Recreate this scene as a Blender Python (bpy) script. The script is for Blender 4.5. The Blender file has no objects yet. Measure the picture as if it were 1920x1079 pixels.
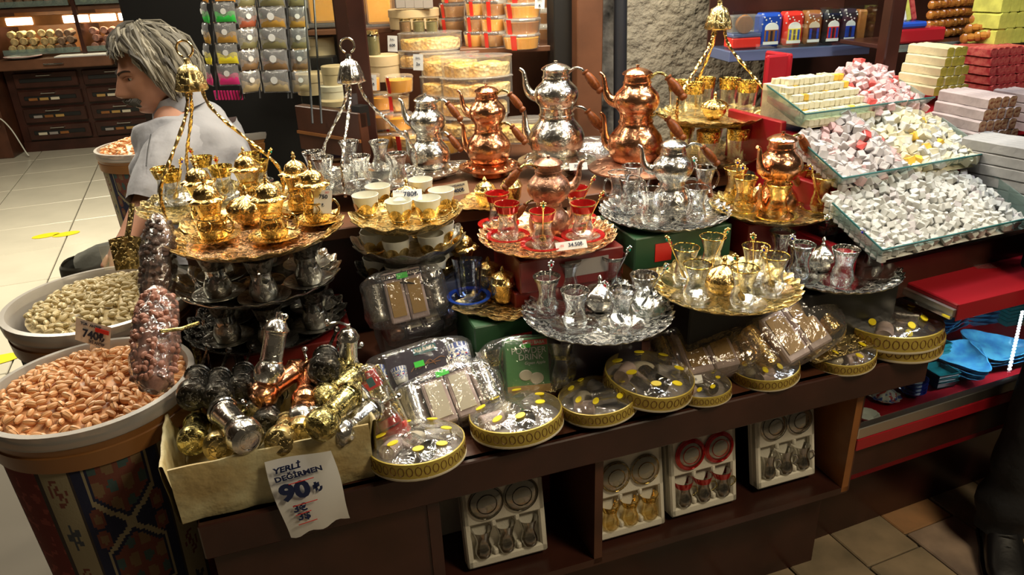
import bpy, math, random
from mathutils import Vector, Matrix, Euler, noise
random.seed(7)
PI=math.pi; R=math.radians
sc=bpy.context.scene
COL=sc.collection
# ---------------------------------------------------------------- camera
F=1390.0
dn=Vector((120,-3160,-1390)).normalized(); up=-dn
fw=Vector((0,0,-1)); yv=(fw-up*fw.dot(up)).normalized(); xv=yv.cross(up)
RC=Matrix((xv,yv,up))                       # camera axes -> world
CP=Vector((0,0,1.6))
cam=bpy.data.cameras.new('camera'); co=bpy.data.objects.new('camera',cam); COL.objects.link(co)
cam.sensor_width=36; cam.lens=36*F/1920; cam.clip_start=.05
co.matrix_world=Matrix.Translation(CP)@RC.to_4x4(); sc.camera=co
sc.view_settings.view_transform='Standard'; sc.view_settings.look='None'
sc.view_settings.gamma=1; sc.view_settings.exposure=0.0; sc.view_settings.use_curve_mapping=False
w=bpy.data.worlds.new('world'); sc.world=w; w.use_nodes=True
w.node_tree.nodes['Background'].inputs[0].default_value=(1,.8,.55,1)
w.node_tree.nodes['Background'].inputs[1].default_value=.05
def ray(px,py): return RC@Vector(((px-960)/F,-(py-539.5)/F,-1))
def P(px,py,z):
    r=ray(px,py); return CP+r*((z-CP.z)/r.z)
def PD(px,py,d): return CP+ray(px,py)*d
def proj(p):
    c=RC.transposed()@(Vector(p)-CP); return 960+F*c.x/-c.z, 539.5-F*c.y/-c.z
YAW=R(18); UX=Vector((math.cos(YAW),math.sin(YAW),0)); VX=Vector((-math.sin(YAW),math.cos(YAW),0))
O0=Vector((-.113,1.205,0))
def UV(u,v,z=0): return O0+UX*u+VX*v+Vector((0,0,z))
# ---------------------------------------------------------------- lights
def area(name,loc,tgt,size,power,col,sy=None,spread=None):
    l=bpy.data.lights.new(name,'AREA'); l.size=size; l.energy=power; l.color=col
    if sy: l.shape='RECTANGLE'; l.size_y=sy
    if spread: l.spread=spread
    o=bpy.data.objects.new(name,l); COL.objects.link(o); o.location=loc
    o.rotation_euler=(Vector(tgt)-Vector(loc)).to_track_quat('-Z','Y').to_euler(); return o
def spot(name,loc,tgt,power,col,ang=70,blend=.6,rad=.05):
    l=bpy.data.lights.new(name,'SPOT'); l.energy=power; l.color=col; l.spot_size=R(ang); l.spot_blend=blend; l.shadow_soft_size=rad
    o=bpy.data.objects.new(name,l); COL.objects.link(o); o.location=loc
    o.rotation_euler=(Vector(tgt)-Vector(loc)).to_track_quat('-Z','Y').to_euler(); return o
WARM=(1,.86,.64); NEUT=(1,.92,.78); COOL=(.86,.93,1)
spot('spot_left',(-.55,1.75,2.45),(-.52,1.5,1.0),30,WARM,75,.7,.04)
spot('spot_mid',(.0,1.85,2.5),(.05,1.55,.9),18,NEUT,85,.7,.05)
spot('spot_right',(.85,1.8,2.5),(.75,1.65,.9),28,NEUT,85,.7,.05)
for k_,(u_,v_) in enumerate(((-.35,1.0),(.15,1.05),(.6,1.05),(1.0,.95))): area('display_lamp',tuple(UV(u_,v_,2.3)),tuple(UV(u_,.2,.9)),.16,4.5,NEUT)  # unseen lights added to give the metal trays more sparkle
spot('spot_front',(.15,1.1,2.5),(.1,1.3,.75),11,NEUT,70,.7,.05)
spot('spot_pots',(.3,1.7,2.4),(.3,2.25,1.15),12,WARM,90,.6,.05)
area('sweets_light',(1.35,1.85,2.25),(1.3,2.1,1.0),.7,11.5,COOL,.12)
area('shop_light',(-2.6,4.2,2.7),(-2.6,4.0,0),1.6,165,(1,.9,.7),1.6)
area('man_light',(-1.5,1.8,2.5),(-1.0,2.3,1.2),.5,7,(1,.9,.72))
area('case_light',tuple(P(1905,640,.484)),tuple(P(1760,640,.34)),.30,1.3,COOL,.03)
area('honey_light',(.05,2.75,2.3),(.0,3.0,1.3),.7,24,(1,.86,.62),.2)
area('street_light',(1.6,.3,2.7),(1.3,1.6,0),.6,34,(1,.82,.55))
area('wall_light',(.55,2.35,2.6),(.65,3.05,1.45),.4,22,(1,.92,.74),.3)
spot('bag_light',(-.7,2.1,2.4),(-.95,2.75,1.6),12,(1,.95,.85),60,.7,.1)  # added fill to brighten the spice bags, no fixture there
# ---------------------------------------------------------------- materials
def mat(name,col,rough=.5,metal=0,bump=None,bs=60,bstr=.4,var=0,vs=8,emit=0,alpha=None,spec=None,vc=False,col2=None,sheen=0,bd=.002,trans=0):
    m=bpy.data.materials.new(name); m.use_nodes=True; nt=m.node_tree; N=nt.nodes; L=nt.links
    b=N['Principled BSDF']; b.inputs['Base Color'].default_value=(*col,1); b.inputs['Roughness'].default_value=rough; b.inputs['Metallic'].default_value=metal
    if spec is not None: b.inputs['Specular IOR Level'].default_value=spec
    if trans: b.inputs['Transmission Weight'].default_value=trans
    tc=N.new('ShaderNodeTexCoord')
    if emit: b.inputs['Emission Color'].default_value=(*col,1); b.inputs['Emission Strength'].default_value=emit
    if vc:
        a=N.new('ShaderNodeVertexColor'); a.layer_name='Col'; L.new(a.outputs[0],b.inputs['Base Color'])
    if var:
        n=N.new('ShaderNodeTexNoise'); n.inputs['Scale'].default_value=vs; n.inputs['Detail'].default_value=5; L.new(tc.outputs['Object'],n.inputs['Vector'])
        mx=N.new('ShaderNodeMix'); mx.data_type='RGBA'
        c2=col2 or tuple(c*(1-var) for c in col)
        mx.inputs['A'].default_value=(*col,1); mx.inputs['B'].default_value=(*c2,1)
        rr=N.new('ShaderNodeMapRange'); rr.inputs['From Min'].default_value=.38; rr.inputs['From Max'].default_value=.62
        L.new(n.outputs['Fac'],rr.inputs['Value']); L.new(rr.outputs[0],mx.inputs['Factor']); L.new(mx.outputs['Result'],b.inputs['Base Color'])
    if bump:
        if bump=='voronoi':
            t=N.new('ShaderNodeTexVoronoi'); t.inputs['Scale'].default_value=bs; o=t.outputs['Distance']
        elif bump=='wave':
            t=N.new('ShaderNodeTexWave'); t.inputs['Scale'].default_value=bs; t.inputs['Distortion'].default_value=6; t.inputs['Detail'].default_value=3; o=t.outputs['Fac']
        else:
            t=N.new('ShaderNodeTexNoise'); t.inputs['Scale'].default_value=bs; t.inputs['Detail'].default_value=4; t.inputs['Distortion'].default_value=.8 if bump=='etch' else 0; o=t.outputs['Fac']
        L.new(tc.outputs['Object'],t.inputs['Vector'])
        src=o
        if bump=='etch':
            r=N.new('ShaderNodeValToRGB'); r.color_ramp.elements[0].position=.47; r.color_ramp.elements[1].position=.53; L.new(o,r.inputs[0]); src=r.outputs[0]
        if bump=='etch' and metal:
            mx=N.new('ShaderNodeMix'); mx.data_type='RGBA'; kk_=1-.75*min(1,bstr*1.6); mx.inputs['A'].default_value=(*[c*kk_ for c in col],1); mx.inputs['B'].default_value=(*col,1); L.new(src,mx.inputs['Factor']); L.new(mx.outputs['Result'],b.inputs['Base Color']); bd=.004
        bp=N.new('ShaderNodeBump'); bp.inputs['Strength'].default_value=bstr; bp.inputs['Distance'].default_value=bd
        L.new(src,bp.inputs['Height']); L.new(bp.outputs[0],b.inputs['Normal'])
    return m
def glassm(name,tint=(1,1,1),base=.06,edge=.75,power=2.2,gcol=(1,1,1),rough=.02,bump=0,bs=40,bd=.002,diff=0,dcol=(1,1,1)):
    m=bpy.data.materials.new(name); m.use_nodes=True; nt=m.node_tree; N=nt.nodes; L=nt.links; N.remove(N['Principled BSDF'])
    out=N['Material Output']; tr=N.new('ShaderNodeBsdfTransparent'); tr.inputs[0].default_value=(*tint,1)
    gl=N.new('ShaderNodeBsdfGlossy'); gl.inputs['Color'].default_value=(*gcol,1); gl.inputs['Roughness'].default_value=rough
    lw=N.new('ShaderNodeLayerWeight'); lw.inputs['Blend'].default_value=.5
    pw=N.new('ShaderNodeMath'); pw.operation='POWER'; pw.inputs[1].default_value=power; L.new(lw.outputs['Facing'],pw.inputs[0])
    ml=N.new('ShaderNodeMath'); ml.operation='MULTIPLY_ADD'; ml.inputs[1].default_value=edge; ml.inputs[2].default_value=base; ml.use_clamp=True; L.new(pw.outputs[0],ml.inputs[0])
    mx=N.new('ShaderNodeMixShader'); L.new(ml.outputs[0],mx.inputs[0]); L.new(tr.outputs[0],mx.inputs[1]); L.new(gl.outputs[0],mx.inputs[2])
    last=mx
    if diff:
        df=N.new('ShaderNodeBsdfDiffuse'); df.inputs[0].default_value=(*dcol,1); m2=N.new('ShaderNodeMixShader'); m2.inputs[0].default_value=diff
        L.new(mx.outputs[0],m2.inputs[1]); L.new(df.outputs[0],m2.inputs[2]); last=m2
    if bump:
        tc=N.new('ShaderNodeTexCoord'); t=N.new('ShaderNodeTexNoise'); t.inputs['Scale'].default_value=bs; t.inputs['Detail'].default_value=3; t.inputs['Distortion'].default_value=1.2
        L.new(tc.outputs['Object'],t.inputs['Vector']); bp=N.new('ShaderNodeBump'); bp.inputs['Strength'].default_value=bump; bp.inputs['Distance'].default_value=bd
        L.new(t.outputs['Fac'],bp.inputs['Height']); L.new(bp.outputs[0],gl.inputs['Normal']); L.new(bp.outputs[0],lw.inputs['Normal'])
    L.new(last.outputs[0],out.inputs[0]); return m
G={}
G['gold']=mat('gold',(.98,.70,.27),.2,1,'etch',130,.25)
G['goldp']=mat('gold_plain',(.95,.68,.26),.2,1,'noise',60,.2)
G['goldt']=mat('gold_tray',(.97,.68,.27),.3,1,'etch',80,.55)
G['goldpale']=mat('pale_gold',(.92,.72,.32),.3,1,'etch',80,.5)
G['rosegold']=mat('rose_gold_tray',(.96,.62,.34),.27,1,'etch',80,.5)
G['brass']=mat('brass',(.66,.56,.22),.25,1,'etch',120,.5)
G['copper']=mat('copper',(.80,.38,.20),.2,1,'etch',75,.12)
G['copperdk']=mat('dull_copper',(.5,.27,.18),.35,1,'etch',75,.25)
G['silver']=mat('silver',(.80,.78,.72),.2,1,'etch',75,.17)
G['silvert']=mat('silver_tray',(.88,.88,.86),.26,1,'etch',95,.6)
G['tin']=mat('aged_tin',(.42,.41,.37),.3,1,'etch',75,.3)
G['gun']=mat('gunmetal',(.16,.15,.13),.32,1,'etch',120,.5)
G['chrome']=mat('chrome',(.8,.8,.8),.12,1)
G['glass']=glassm('clear_glass',(.97,.98,.98),.10,.95,1.6,bump=.35,bs=70)
G['glassflat']=glassm('flat_glass',(.93,.97,.96),.05,.5,3.0)
G['glassgreen']=glassm('greenish_glass_panel',(.72,.84,.80),.10,.5,2.5,diff=.24,dcol=(.42,.52,.50))
G['glassgold']=glassm('gold_tinted_glass',(1,.95,.80),.13,.8,1.8,(1,.86,.5),bump=.5,bs=90)
G['glassblue']=glassm('blue_edged_glass',(.7,.78,.95),.12,.8,1.8,(.8,.85,1))
G['redband']=glassm('red_tinted_band',(.85,.10,.10),.14,.6,1.5,(1,.5,.5),diff=.42,dcol=(.60,.02,.02))
G['redglass']=glassm('red_glass_edge',(.85,.1,.1),.15,.6,1.5,(1,.5,.5),diff=.35,dcol=(.5,.02,.02))
G['bandgold']=mat('gold_band_on_glass',(.9,.62,.15),.18,1,'etch',150,.5)
G['bandsilver']=mat('silver_band_on_glass',(.55,.52,.48),.15,1,'etch',150,.4)
G['film']=glassm('plastic_film',(.95,.95,.95),.07,.6,1.6,rough=.09,bump=.8,bs=28,bd=.006,diff=.025)
G['bagfilm']=glassm('bag_film',(.95,.95,.95),.12,.6,1.4,rough=.12,bump=1,bs=30,bd=.006,diff=.22,dcol=(.8,.8,.8))
G['film2']=glassm('crumpled_film',(.95,.95,.95),.09,.6,1.5,rough=.09,bump=1,bs=36,bd=.008,diff=.03)
G['plastic']=glassm('clear_plastic_tub',(.96,.96,.94),.10,.6,2,rough=.08,bump=.2,bs=30,diff=.08)
G['wood']=mat('dark_wood',(.055,.018,.012),.3,0,'wave',4,.05,var=.4,vs=6)
G['woodr']=mat('brown_wood',(.10,.035,.018),.35,0,'wave',5,.05,var=.4,vs=6)
G['woodl']=mat('mid_brown_wood',(.17,.07,.035),.4,0,'wave',5,.05,var=.3,vs=6)
G['woodo']=mat('orange_wood',(.32,.12,.03),.4,var=.3)
G['handle']=mat('turned_wood_handle',(.24,.065,.015),.38,0,'noise',30,.2,var=.4,vs=25,spec=.25)
G['black']=mat('black',(.01,.01,.01),.4)
G['white']=mat('white_porcelain',(.75,.75,.66),.15)
G['paper']=mat('paper',(.72,.68,.58),.7,0,'noise',12,.2)
G['paperw']=mat('white_paper',(.85,.85,.82),.6)
G['ink']=mat('dark_ink',(.01,.02,.06),.5); G['inkb']=mat('blue_ink',(.005,.02,.10),.5); G['inkr']=mat('red_ink',(.65,.04,.03),.5)
G['green']=mat('green_sticker',(.04,.72,.04),.5)
G['yellow']=mat('yellow_sticker',(.85,.68,.02),.4)
G['cream']=mat('cream',(.62,.56,.42),.5)
G['foam']=mat('white_foam',(.74,.71,.60),.75,0,'voronoi',300,.15)
G['board']=mat('paper_wrapped_box',(.66,.61,.36),.5,0,'noise',16,1,var=.35,vs=11,bd=.012,col2=(.50,.38,.17))
G['cardboard']=mat('cardboard',(.42,.30,.16),.7)
G['ply']=mat('round_box_ply',(.60,.46,.26),.55,var=.15)
G['greenbox']=mat('green_carton',(.03,.09,.04),.4); G['redbox']=mat('red_carton',(.17,.012,.010),.35); G['kraft']=mat('kraft_carton',(.42,.25,.07),.5)
G['greybox']=mat('grey_carton',(.30,.27,.25),.5); G['pinkbox']=mat('printed_pink_carton',(.60,.46,.43),.4,var=.3,vs=30); G['darkbox']=mat('dark_printed_carton',(.03,.02,.035),.3)
G['applegreen']=mat('green_apple_print',(.09,.27,.09),.3); G['red']=mat('red_print',(.7,.03,.02),.35); G['teal']=mat('teal_print',(.03,.14,.14),.35)
G['plaster']=mat('plaster',(.42,.37,.28),.85,0,'noise',22,1,var=.3,vs=5,bd=.03)
G['stone']=mat('stained_stone',(.30,.28,.24),.85,0,'noise',14,1,var=.85,vs=12,bd=.02)
G['floorp']=mat('pale_tile',(.66,.62,.50),.22,0,var=.08,vs=3)
G['grout']=mat('grout',(.16,.14,.11),.8)
G['tileb']=mat('worn_beige_tile',(.36,.27,.17),.45,0,'noise',25,.3,var=.5,vs=5,col2=(.17,.14,.09))
G['tileo']=mat('worn_orange_tile',(.42,.22,.10),.45,0,'noise',25,.3,var=.5,vs=5,col2=(.22,.15,.08))
G['tilep']=mat('worn_pink_tile',(.40,.29,.21),.45,0,'noise',25,.3,var=.45,vs=6,col2=(.2,.15,.12))
G['kilim']=mat('kilim_fabric',(.5,.4,.3),.9,vc=True,bump='noise',bs=220,bstr=.3)
G['rimp']=glassm('cloudy_plastic_rim',(.75,.74,.72),.1,.3,2,rough=.25,diff=.62,dcol=(.5,.47,.43))
G['brownband']=mat('brown_band',(.28,.12,.035),.35)
G['nuto']=mat('orange_nut_shell',(.86,.45,.20),.45,var=.3,vs=60); G['nutp']=mat('pale_nut_shell',(.74,.60,.32),.5,var=.35,vs=60); G['kern']=mat('nut_kernel',(.35,.13,.05),.6); G['kerng']=mat('green_kernel',(.35,.30,.06),.6)
def sugar(n,c,s=.5): 
    return mat(n,c,.8,0,'noise',160,s,var=.18,vs=50)
G['dw']=sugar('white_delight',(.70,.70,.66)); G['dc']=sugar('cream_delight',(.82,.76,.54)); G['dg']=sugar('dusted_grey_delight',(.62,.58,.58)); G['dp']=sugar('pink_delight',(.76,.50,.50))
G['dr']=mat('red_delight',(.62,.10,.09),.3); G['dy']=sugar('yellow_delight',(.83,.75,.50)); G['dyj']=mat('amber_jelly',(.75,.48,.06),.25)
G['sy']=mat('pistachio_slab_side',(.66,.58,.36),.75,0,'noise',90,.5,var=.2,vs=20); G['syc']=mat('pistachio_slab_cut',(.42,.33,.05),.3,0,'noise',120,.6,var=.7,vs=60,col2=(.25,.22,.03))
G['sr']=mat('pomegranate_slab',(.30,.025,.03),.35,0,'noise',120,.8,var=.6,vs=60,col2=(.45,.10,.08)); G['sg']=mat('dusted_slab',(.40,.33,.33),.8,0,'noise',70,.5,var=.25,vs=25); G['sgc']=mat('dusted_slab_cut',(.22,.06,.03),.4,0,'noise',120,.8,var=.8,vs=90,col2=(.5,.32,.18))
G['sv']=mat('green_yellow_slab',(.55,.55,.10),.6,var=.3,vs=30)
G['chur']=mat('walnut_string',(.22,.06,.015),.18,0,'noise',40,.5,var=.7,vs=30,col2=(.40,.17,.03))
G['redp']=mat('red_gloss_board',(.33,.012,.02),.25); G['blue']=mat('blue_shelf',(.10,.13,.26),.4); G['steel']=mat('brushed_steel',(.66,.65,.6),.38,1)
G['honey']=mat('honey',(.98,.47,.02),.2,emit=0.0); G['comb']=mat('honeycomb',(.80,.42,.06),.35,0,'voronoi',70,1,var=.5,vs=14,col2=(.9,.70,.34),bd=.008); G['honeyd']=mat('dark_honey',(.55,.22,.02),.2,var=.3)
G['skin']=mat('skin',(.56,.28,.18),.5,0,'noise',60,.15,var=.15,vs=12); G['shirt']=mat('pale_grey_shirt',(.40,.40,.43),.85,0,'noise',9,.5,bd=.02)
G['hair1']=mat('grey_hair',(.16,.145,.11),.55); G['hair2']=mat('light_grey_hair',(.34,.31,.24),.5); G['hair3']=mat('dark_grey_hair',(.06,.052,.04),.55)
G['trous']=mat('grey_trousers',(.11,.11,.09),.9,0,'noise',12,.4,bd=.02); G['jean']=mat('dark_trousers',(.012,.013,.016),.8,0,'noise',14,.4,bd=.02); G['shoe']=mat('black_leather',(.008,.008,.009),.35,0,'noise',50,.3)
G['eyew']=mat('eye_white',(.6,.58,.52),.3); G['brow']=mat('dark_brow',(.05,.035,.025),.7); G['lip']=mat('lip',(.36,.13,.10),.5)
G['led']=mat('led_strip_light',(.85,.93,1),.5,emit=14); G['lamp']=mat('lamp_diffuser',(1,.9,.66),.5,emit=9)
G['ceil']=mat('ceiling_boards',(.10,.07,.05),.7); G['pipe']=mat('dark_pipe',(.02,.022,.028),.4)
G['cblue']=mat('blue_glaze',(.03,.16,.36),.12,0,var=.4,vs=40,col2=(.07,.30,.46)); G['cteal']=mat('teal_glaze',(.015,.16,.18),.12,0,var=.3,vs=40); G['cdblue']=mat('cobalt_glaze',(.02,.07,.42),.12); G['cwhite']=mat('white_glaze',(.75,.75,.72),.12)
G['gemr']=mat('red_gem',(.6,.0,.01),.05,.3); G['gemb']=mat('blue_gem',(.02,.02,.5),.05,.3); G['gemg']=mat('green_gem',(.0,.35,.25),.05,.3)
G['outlet']=mat('white_plastic',(.7,.7,.62),.4)
G['netbrown']=mat('brown_nut_bag',(.16,.075,.05),.3,0,'voronoi',70,1,var=.6,vs=50,col2=(.35,.2,.13),bd=.01)
G['vc']=mat('printed_surface',(1,1,1),.4,vc=True)
# ---------------------------------------------------------------- mesh builder
class MB:
    def __init__(s): s.v=[]; s.f=[]; s.m=[]; s.c=None; s.k=0; s.M=None
    def mi(s,k): s.k=k; return s
    def add(s,v,f):
        n=len(s.v)
        if s.M is not None: v=[s.M@Vector(p) for p in v]
        s.v+= [tuple(p) for p in v]; s.f+=[tuple(i+n for i in q) for q in f]; s.m+=[s.k]*len(f); return s
    def box(s,x0,x1,y0,y1,z0,z1,b=0):
        if b<=0:
            v=[(x,y,z) for z in (z0,z1) for y in (y0,y1) for x in (x0,x1)]
            return s.add(v,[(0,2,3,1),(4,5,7,6),(0,1,5,4),(2,6,7,3),(0,4,6,2),(1,3,7,5)])
        def ring(i,z): # chamfered rect
            a0,a1,c0,c1=x0+i,x1-i,y0+i,y1-i; q=max(b-i,b*.3)
            return [(a0+q,c0,z),(a1-q,c0,z),(a1,c0+q,z),(a1,c1-q,z),(a1-q,c1,z),(a0+q,c1,z),(a0,c1-q,z),(a0,c0+q,z)]
        rs=[ring(b*.8,z0),ring(0,z0+b),ring(0,z1-b),ring(b*.8,z1)]
        v=sum(rs,[]); f=[tuple(range(7,-1,-1)),tuple(range(24,32))]
        for i in range(3):
            for j in range(8): f.append((i*8+j,i*8+(j+1)%8,(i+1)*8+(j+1)%8,(i+1)*8+j))
        return s.add(v,f)
    def lathe(s,pr,n=24,mod=None,cx=0,cy=0,cap=True,sx=1,sy=1):
        v=[];f=[]
        for (r,z) in pr:
            for j in range(n):
                t=2*PI*j/n; rr,zz=(r,z) if mod is None else mod(r,z,t)
                v.append((cx+rr*math.cos(t)*sx,cy+rr*math.sin(t)*sy,zz))
        for i in range(len(pr)-1):
            for j in range(n): f.append((i*n+j,i*n+(j+1)%n,(i+1)*n+(j+1)%n,(i+1)*n+j))
        if cap:
            if pr[0][0]>1e-5: f.append(tuple(range(n-1,-1,-1)))
            if pr[-1][0]>1e-5: f.append(tuple((len(pr)-1)*n+j for j in range(n)))
        return s.add(v,f)
    def tube(s,pts,rad,n=8,twist=0,flat=1):
        pts=[Vector(p) for p in pts]; v=[];f=[]; up0=None
        m=len(pts)
        for i,p in enumerate(pts):
            d=(pts[min(i+1,m-1)]-pts[max(i-1,0)]).normalized()
            if up0 is None: a=Vector((0,0,1)) if abs(d.z)<.9 else Vector((1,0,0)); up0=(a-d*a.dot(d)).normalized()
            else: up0=(up0-d*up0.dot(d)).normalized()
            sd=d.cross(up0); r=rad[i] if isinstance(rad,(list,tuple)) else rad
            for j in range(n):
                t=2*PI*j/n+twist*i; k=r*(1.0 if not twist else (1+.22*math.cos(2*(2*PI*j/n))))
                v.append(p+up0*math.cos(t)*k*flat+sd*math.sin(t)*k)
        for i in range(m-1):
            for j in range(n): f.append((i*n+j,i*n+(j+1)%n,(i+1)*n+(j+1)%n,(i+1)*n+j))
        f.append(tuple(range(n-1,-1,-1))); f.append(tuple((m-1)*n+j for j in range(n)))
        return s.add(v,f)
    def ball(s,c,rx,ry=None,rz=None,n=10,m=6):
        ry=ry or rx; rz=rz or rx; v=[(c[0],c[1],c[2]-rz)]; f=[]
        for i in range(1,m):
            a=-PI/2+PI*i/m
            for j in range(n):
                t=2*PI*j/n; v.append((c[0]+rx*math.cos(a)*math.cos(t),c[1]+ry*math.cos(a)*math.sin(t),c[2]+rz*math.sin(a)))
        v.append((c[0],c[1],c[2]+rz)); L=len(v)-1
        for j in range(n):
            f.append((0,1+(j+1)%n,1+j)); f.append((L,L-n+j,L-n+(j+1)%n))
            for i in range(m-2): f.append((1+i*n+j,1+i*n+(j+1)%n,1+(i+1)*n+(j+1)%n,1+(i+1)*n+j))
        return s.add(v,f)
    def grid(s,fn,nu,nv,wrap=False):
        v=[fn(i/(nu if wrap else nu-1),j/(nv-1)) for j in range(nv) for i in range(nu)]; f=[]
        for j in range(nv-1):
            for i in range(nu if wrap else nu-1): f.append((j*nu+i,j*nu+(i+1)%nu,(j+1)*nu+(i+1)%nu,(j+1)*nu+i))
        return s.add(v,f)
    def mesh(s,name,mats,smooth=True,ang=35):
        me=bpy.data.meshes.new(name); me.from_pydata(s.v,[],s.f)
        for m in (mats if isinstance(mats,(list,tuple)) else [mats]): me.materials.append(G[m] if isinstance(m,str) else m)
        if max(s.m,default=0)>0: me.polygons.foreach_set('material_index',s.m)
        if smooth:
            me.polygons.foreach_set('use_smooth',[True]*len(s.f))
            try: me.set_sharp_from_angle(angle=R(ang))
            except Exception: pass
        me.update(); return me
    def build(s,name,mats,parent=None,smooth=True,ang=35):
        return link(name,s.mesh(name,mats,smooth,ang),parent)
def link(name,me,parent=None):
    o=bpy.data.objects.new(name,me); COL.objects.link(o)
    if parent is not None: o.parent=parent
    return o
def tag(o,label=None,cat=None,group=None,kind=None):
    if label: o['label']=label
    if cat: o['category']=cat
    if group: o['group']=group
    if kind: o['kind']=kind
    return o
def thing(name,label,cat,loc=(0,0,0),rot=0,group=None):
    o=bpy.data.objects.new(name,None); COL.objects.link(o); o.empty_display_size=.02
    o.location=loc; o.rotation_euler=rot if isinstance(rot,(tuple,list,Euler)) else (0,0,rot); return tag(o,label,cat,group)
KIDS={}
def clone(root,label=None,loc=None,rot=None,group=None,scale=None):
    r=root.copy(); COL.objects.link(r)
    def rec(a,b):
        for ch in KIDS.get(a.name,None) or list(a.children):
            c=ch.copy(); COL.objects.link(c); c.parent=b; rec(ch,c)
    if root.name not in KIDS: cache(root)
    rec(root,r)
    if loc is not None: r.location=loc
    if rot is not None: r.rotation_euler=rot if isinstance(rot,(tuple,list,Euler)) else (0,0,rot)
    if scale: r.scale=(scale,)*3 if not isinstance(scale,tuple) else scale
    if label: r['label']=label
    if group: r['group']=group
    return r
def cache(o):
    KIDS[o.name]=list(o.children)
    for c in o.children: cache(c)
class Kind:   # the first placement uses the prototype itself, later ones copy it
    def __init__(s,root): s.root=root; s.used=False; cache(root)
    def put(s,label,loc,rot=0,group=None,scale=None):
        if not s.used:
            s.used=True; r=s.root; r.location=loc; r.rotation_euler=rot if isinstance(rot,(tuple,list,Euler)) else (0,0,rot)
            if scale: r.scale=(scale,)*3
            r['label']=label
            if group: r['group']=group
            return r
        return clone(s.root,label,loc,rot,group,scale or 1)
def text(st,size,m,parent,loc,rot=(PI/2,0,0),name='lettering',bold=0.0,extr=.0002,shear=0,align='CENTER',sx=1):
    cu=bpy.data.curves.new(name,'FONT'); cu.body=st; cu.size=size; cu.extrude=extr; cu.offset=bold*size; cu.align_x=align; cu.align_y='CENTER'; cu.shear=shear; cu.resolution_u=3
    t=bpy.data.objects.new(name,cu); COL.objects.link(t); dg=bpy.context.evaluated_depsgraph_get(); dg.update()
    me=bpy.data.meshes.new_from_object(t.evaluated_get(dg)); bpy.data.objects.remove(t); 
    me.materials.clear(); me.materials.append(G[m]); o=link(name,me,parent); o.location=loc; o.rotation_euler=rot; o.scale=(sx,1,1); return o
def bez(pts,n=6):  # catmull-rom
    pts=[Vector(p) for p in pts]; q=[pts[0]]+pts+[pts[-1]]; out=[]
    for i in range(1,len(q)-2):
        for k in range(n):
            t=k/n; a,b,c,d=q[i-1],q[i],q[i+1],q[i+2]
            out.append(.5*((2*b)+(-a+c)*t+(2*a-5*b+4*c-d)*t*t+(-a+3*b-3*c+d)*t**3))
    out.append(pts[-1]); return out
def colorize(o,fn):
    me=o.data; ca=me.color_attributes.new('Col','FLOAT_COLOR','CORNER'); buf=[]
    for p in me.polygons:
        c=fn(p); buf+= [*c,1]*p.loop_total
    ca.data.foreach_set('color',buf)
def heightpx(base,pytop):  # real height above a base point whose top is at picture row pytop
    lo,hi=0,1.2
    for _ in range(30):
        m=(lo+hi)/2
        if proj(base+Vector((0,0,m)))[1]>pytop: lo=m
        else: hi=m
    return lo
def widthpx(p,w): return w*-(RC.transposed()@(Vector(p)-CP)).z/F
# ================================================================ room
def struct(name,mb,m,parent=None,smooth=False):
    o=mb.build(name,m,parent,smooth); o['kind']='structure' ; return o
TH=R(21.5); tx=Vector((math.cos(TH),math.sin(TH),0)); ty=Vector((-math.sin(TH),math.cos(TH),0))
fl=struct('floor',MB().box(-9,6,-1.5,12,-.08,-.012),'grout')
def tile_mesh(w,d,b,m):
    return MB().box(.003,w-.003,.003,d-.003,-.012,b,.004).mesh('tile',m,False)
big=[tile_mesh(.6,.6,.0,'floorp') for _ in range(1)]
def inlane(p):   # public lane in front of the stall (worn small tiles) or shop floor behind
    q=p-O0; return q.dot(VX)
for i in range(-14,3):
    for j in range(-2,20):
        c=tx*(-1.04+i*.6)+ty*(4.13+j*.6)
        m=c+tx*.3+ty*.3
        if m.x<-7 or m.y<1.0 or m.y>9.6 or m.x>2.6-.2*m.y or inlane(m)<.2: continue
        px,py=proj(m+Vector((0,0,0)))
        if not(-260<px<900 and py>200): continue
        o=link('tile',big[0],fl); o.location=c; o.rotation_euler=(0,0,TH)
sm=[[tile_mesh(.2,l,b,m) for l in (.3,.42)] for m,b in (('tileb',.0),('tileo',-.002),('tilep',.001))]
rr=random.Random(3)
for i in range(-12,10):
    t=.05+rr.random()*.25
    if i in (1,): t=1.116-.42*2
    if i in (2,): t=1.17-.42*2
    while t<2.8:
        k=rr.choice((0,1,1)) if i not in (1,2) else 1
        L=(.3,.42)[k]
        c=tx*(1.488-.2+(i-0)*.2)+ty*t; m=c+tx*.1+ty*L/2; q=m-O0
        if q.dot(VX)<.62 and m.x>-1.6 and m.x<3 and m.y>.2:
            o=link('tile',rr.choice(sm)[k] if rr.random()<.7 else sm[0][k],fl); o.location=c; o.rotation_euler=(R(rr.uniform(-.5,.5)),R(rr.uniform(-.5,.5)),TH)
        t+=L
struct('ceiling',MB().box(-9,6,-1.5,12,2.9,3.0),'ceil')
struct('wall_far',MB().box(-9,2.2,9.6,9.75,0,2.9),'woodr')
struct('wall_left',MB().box(-9,-8.85,-1.5,9.6,0,2.9),'woodr')
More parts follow.
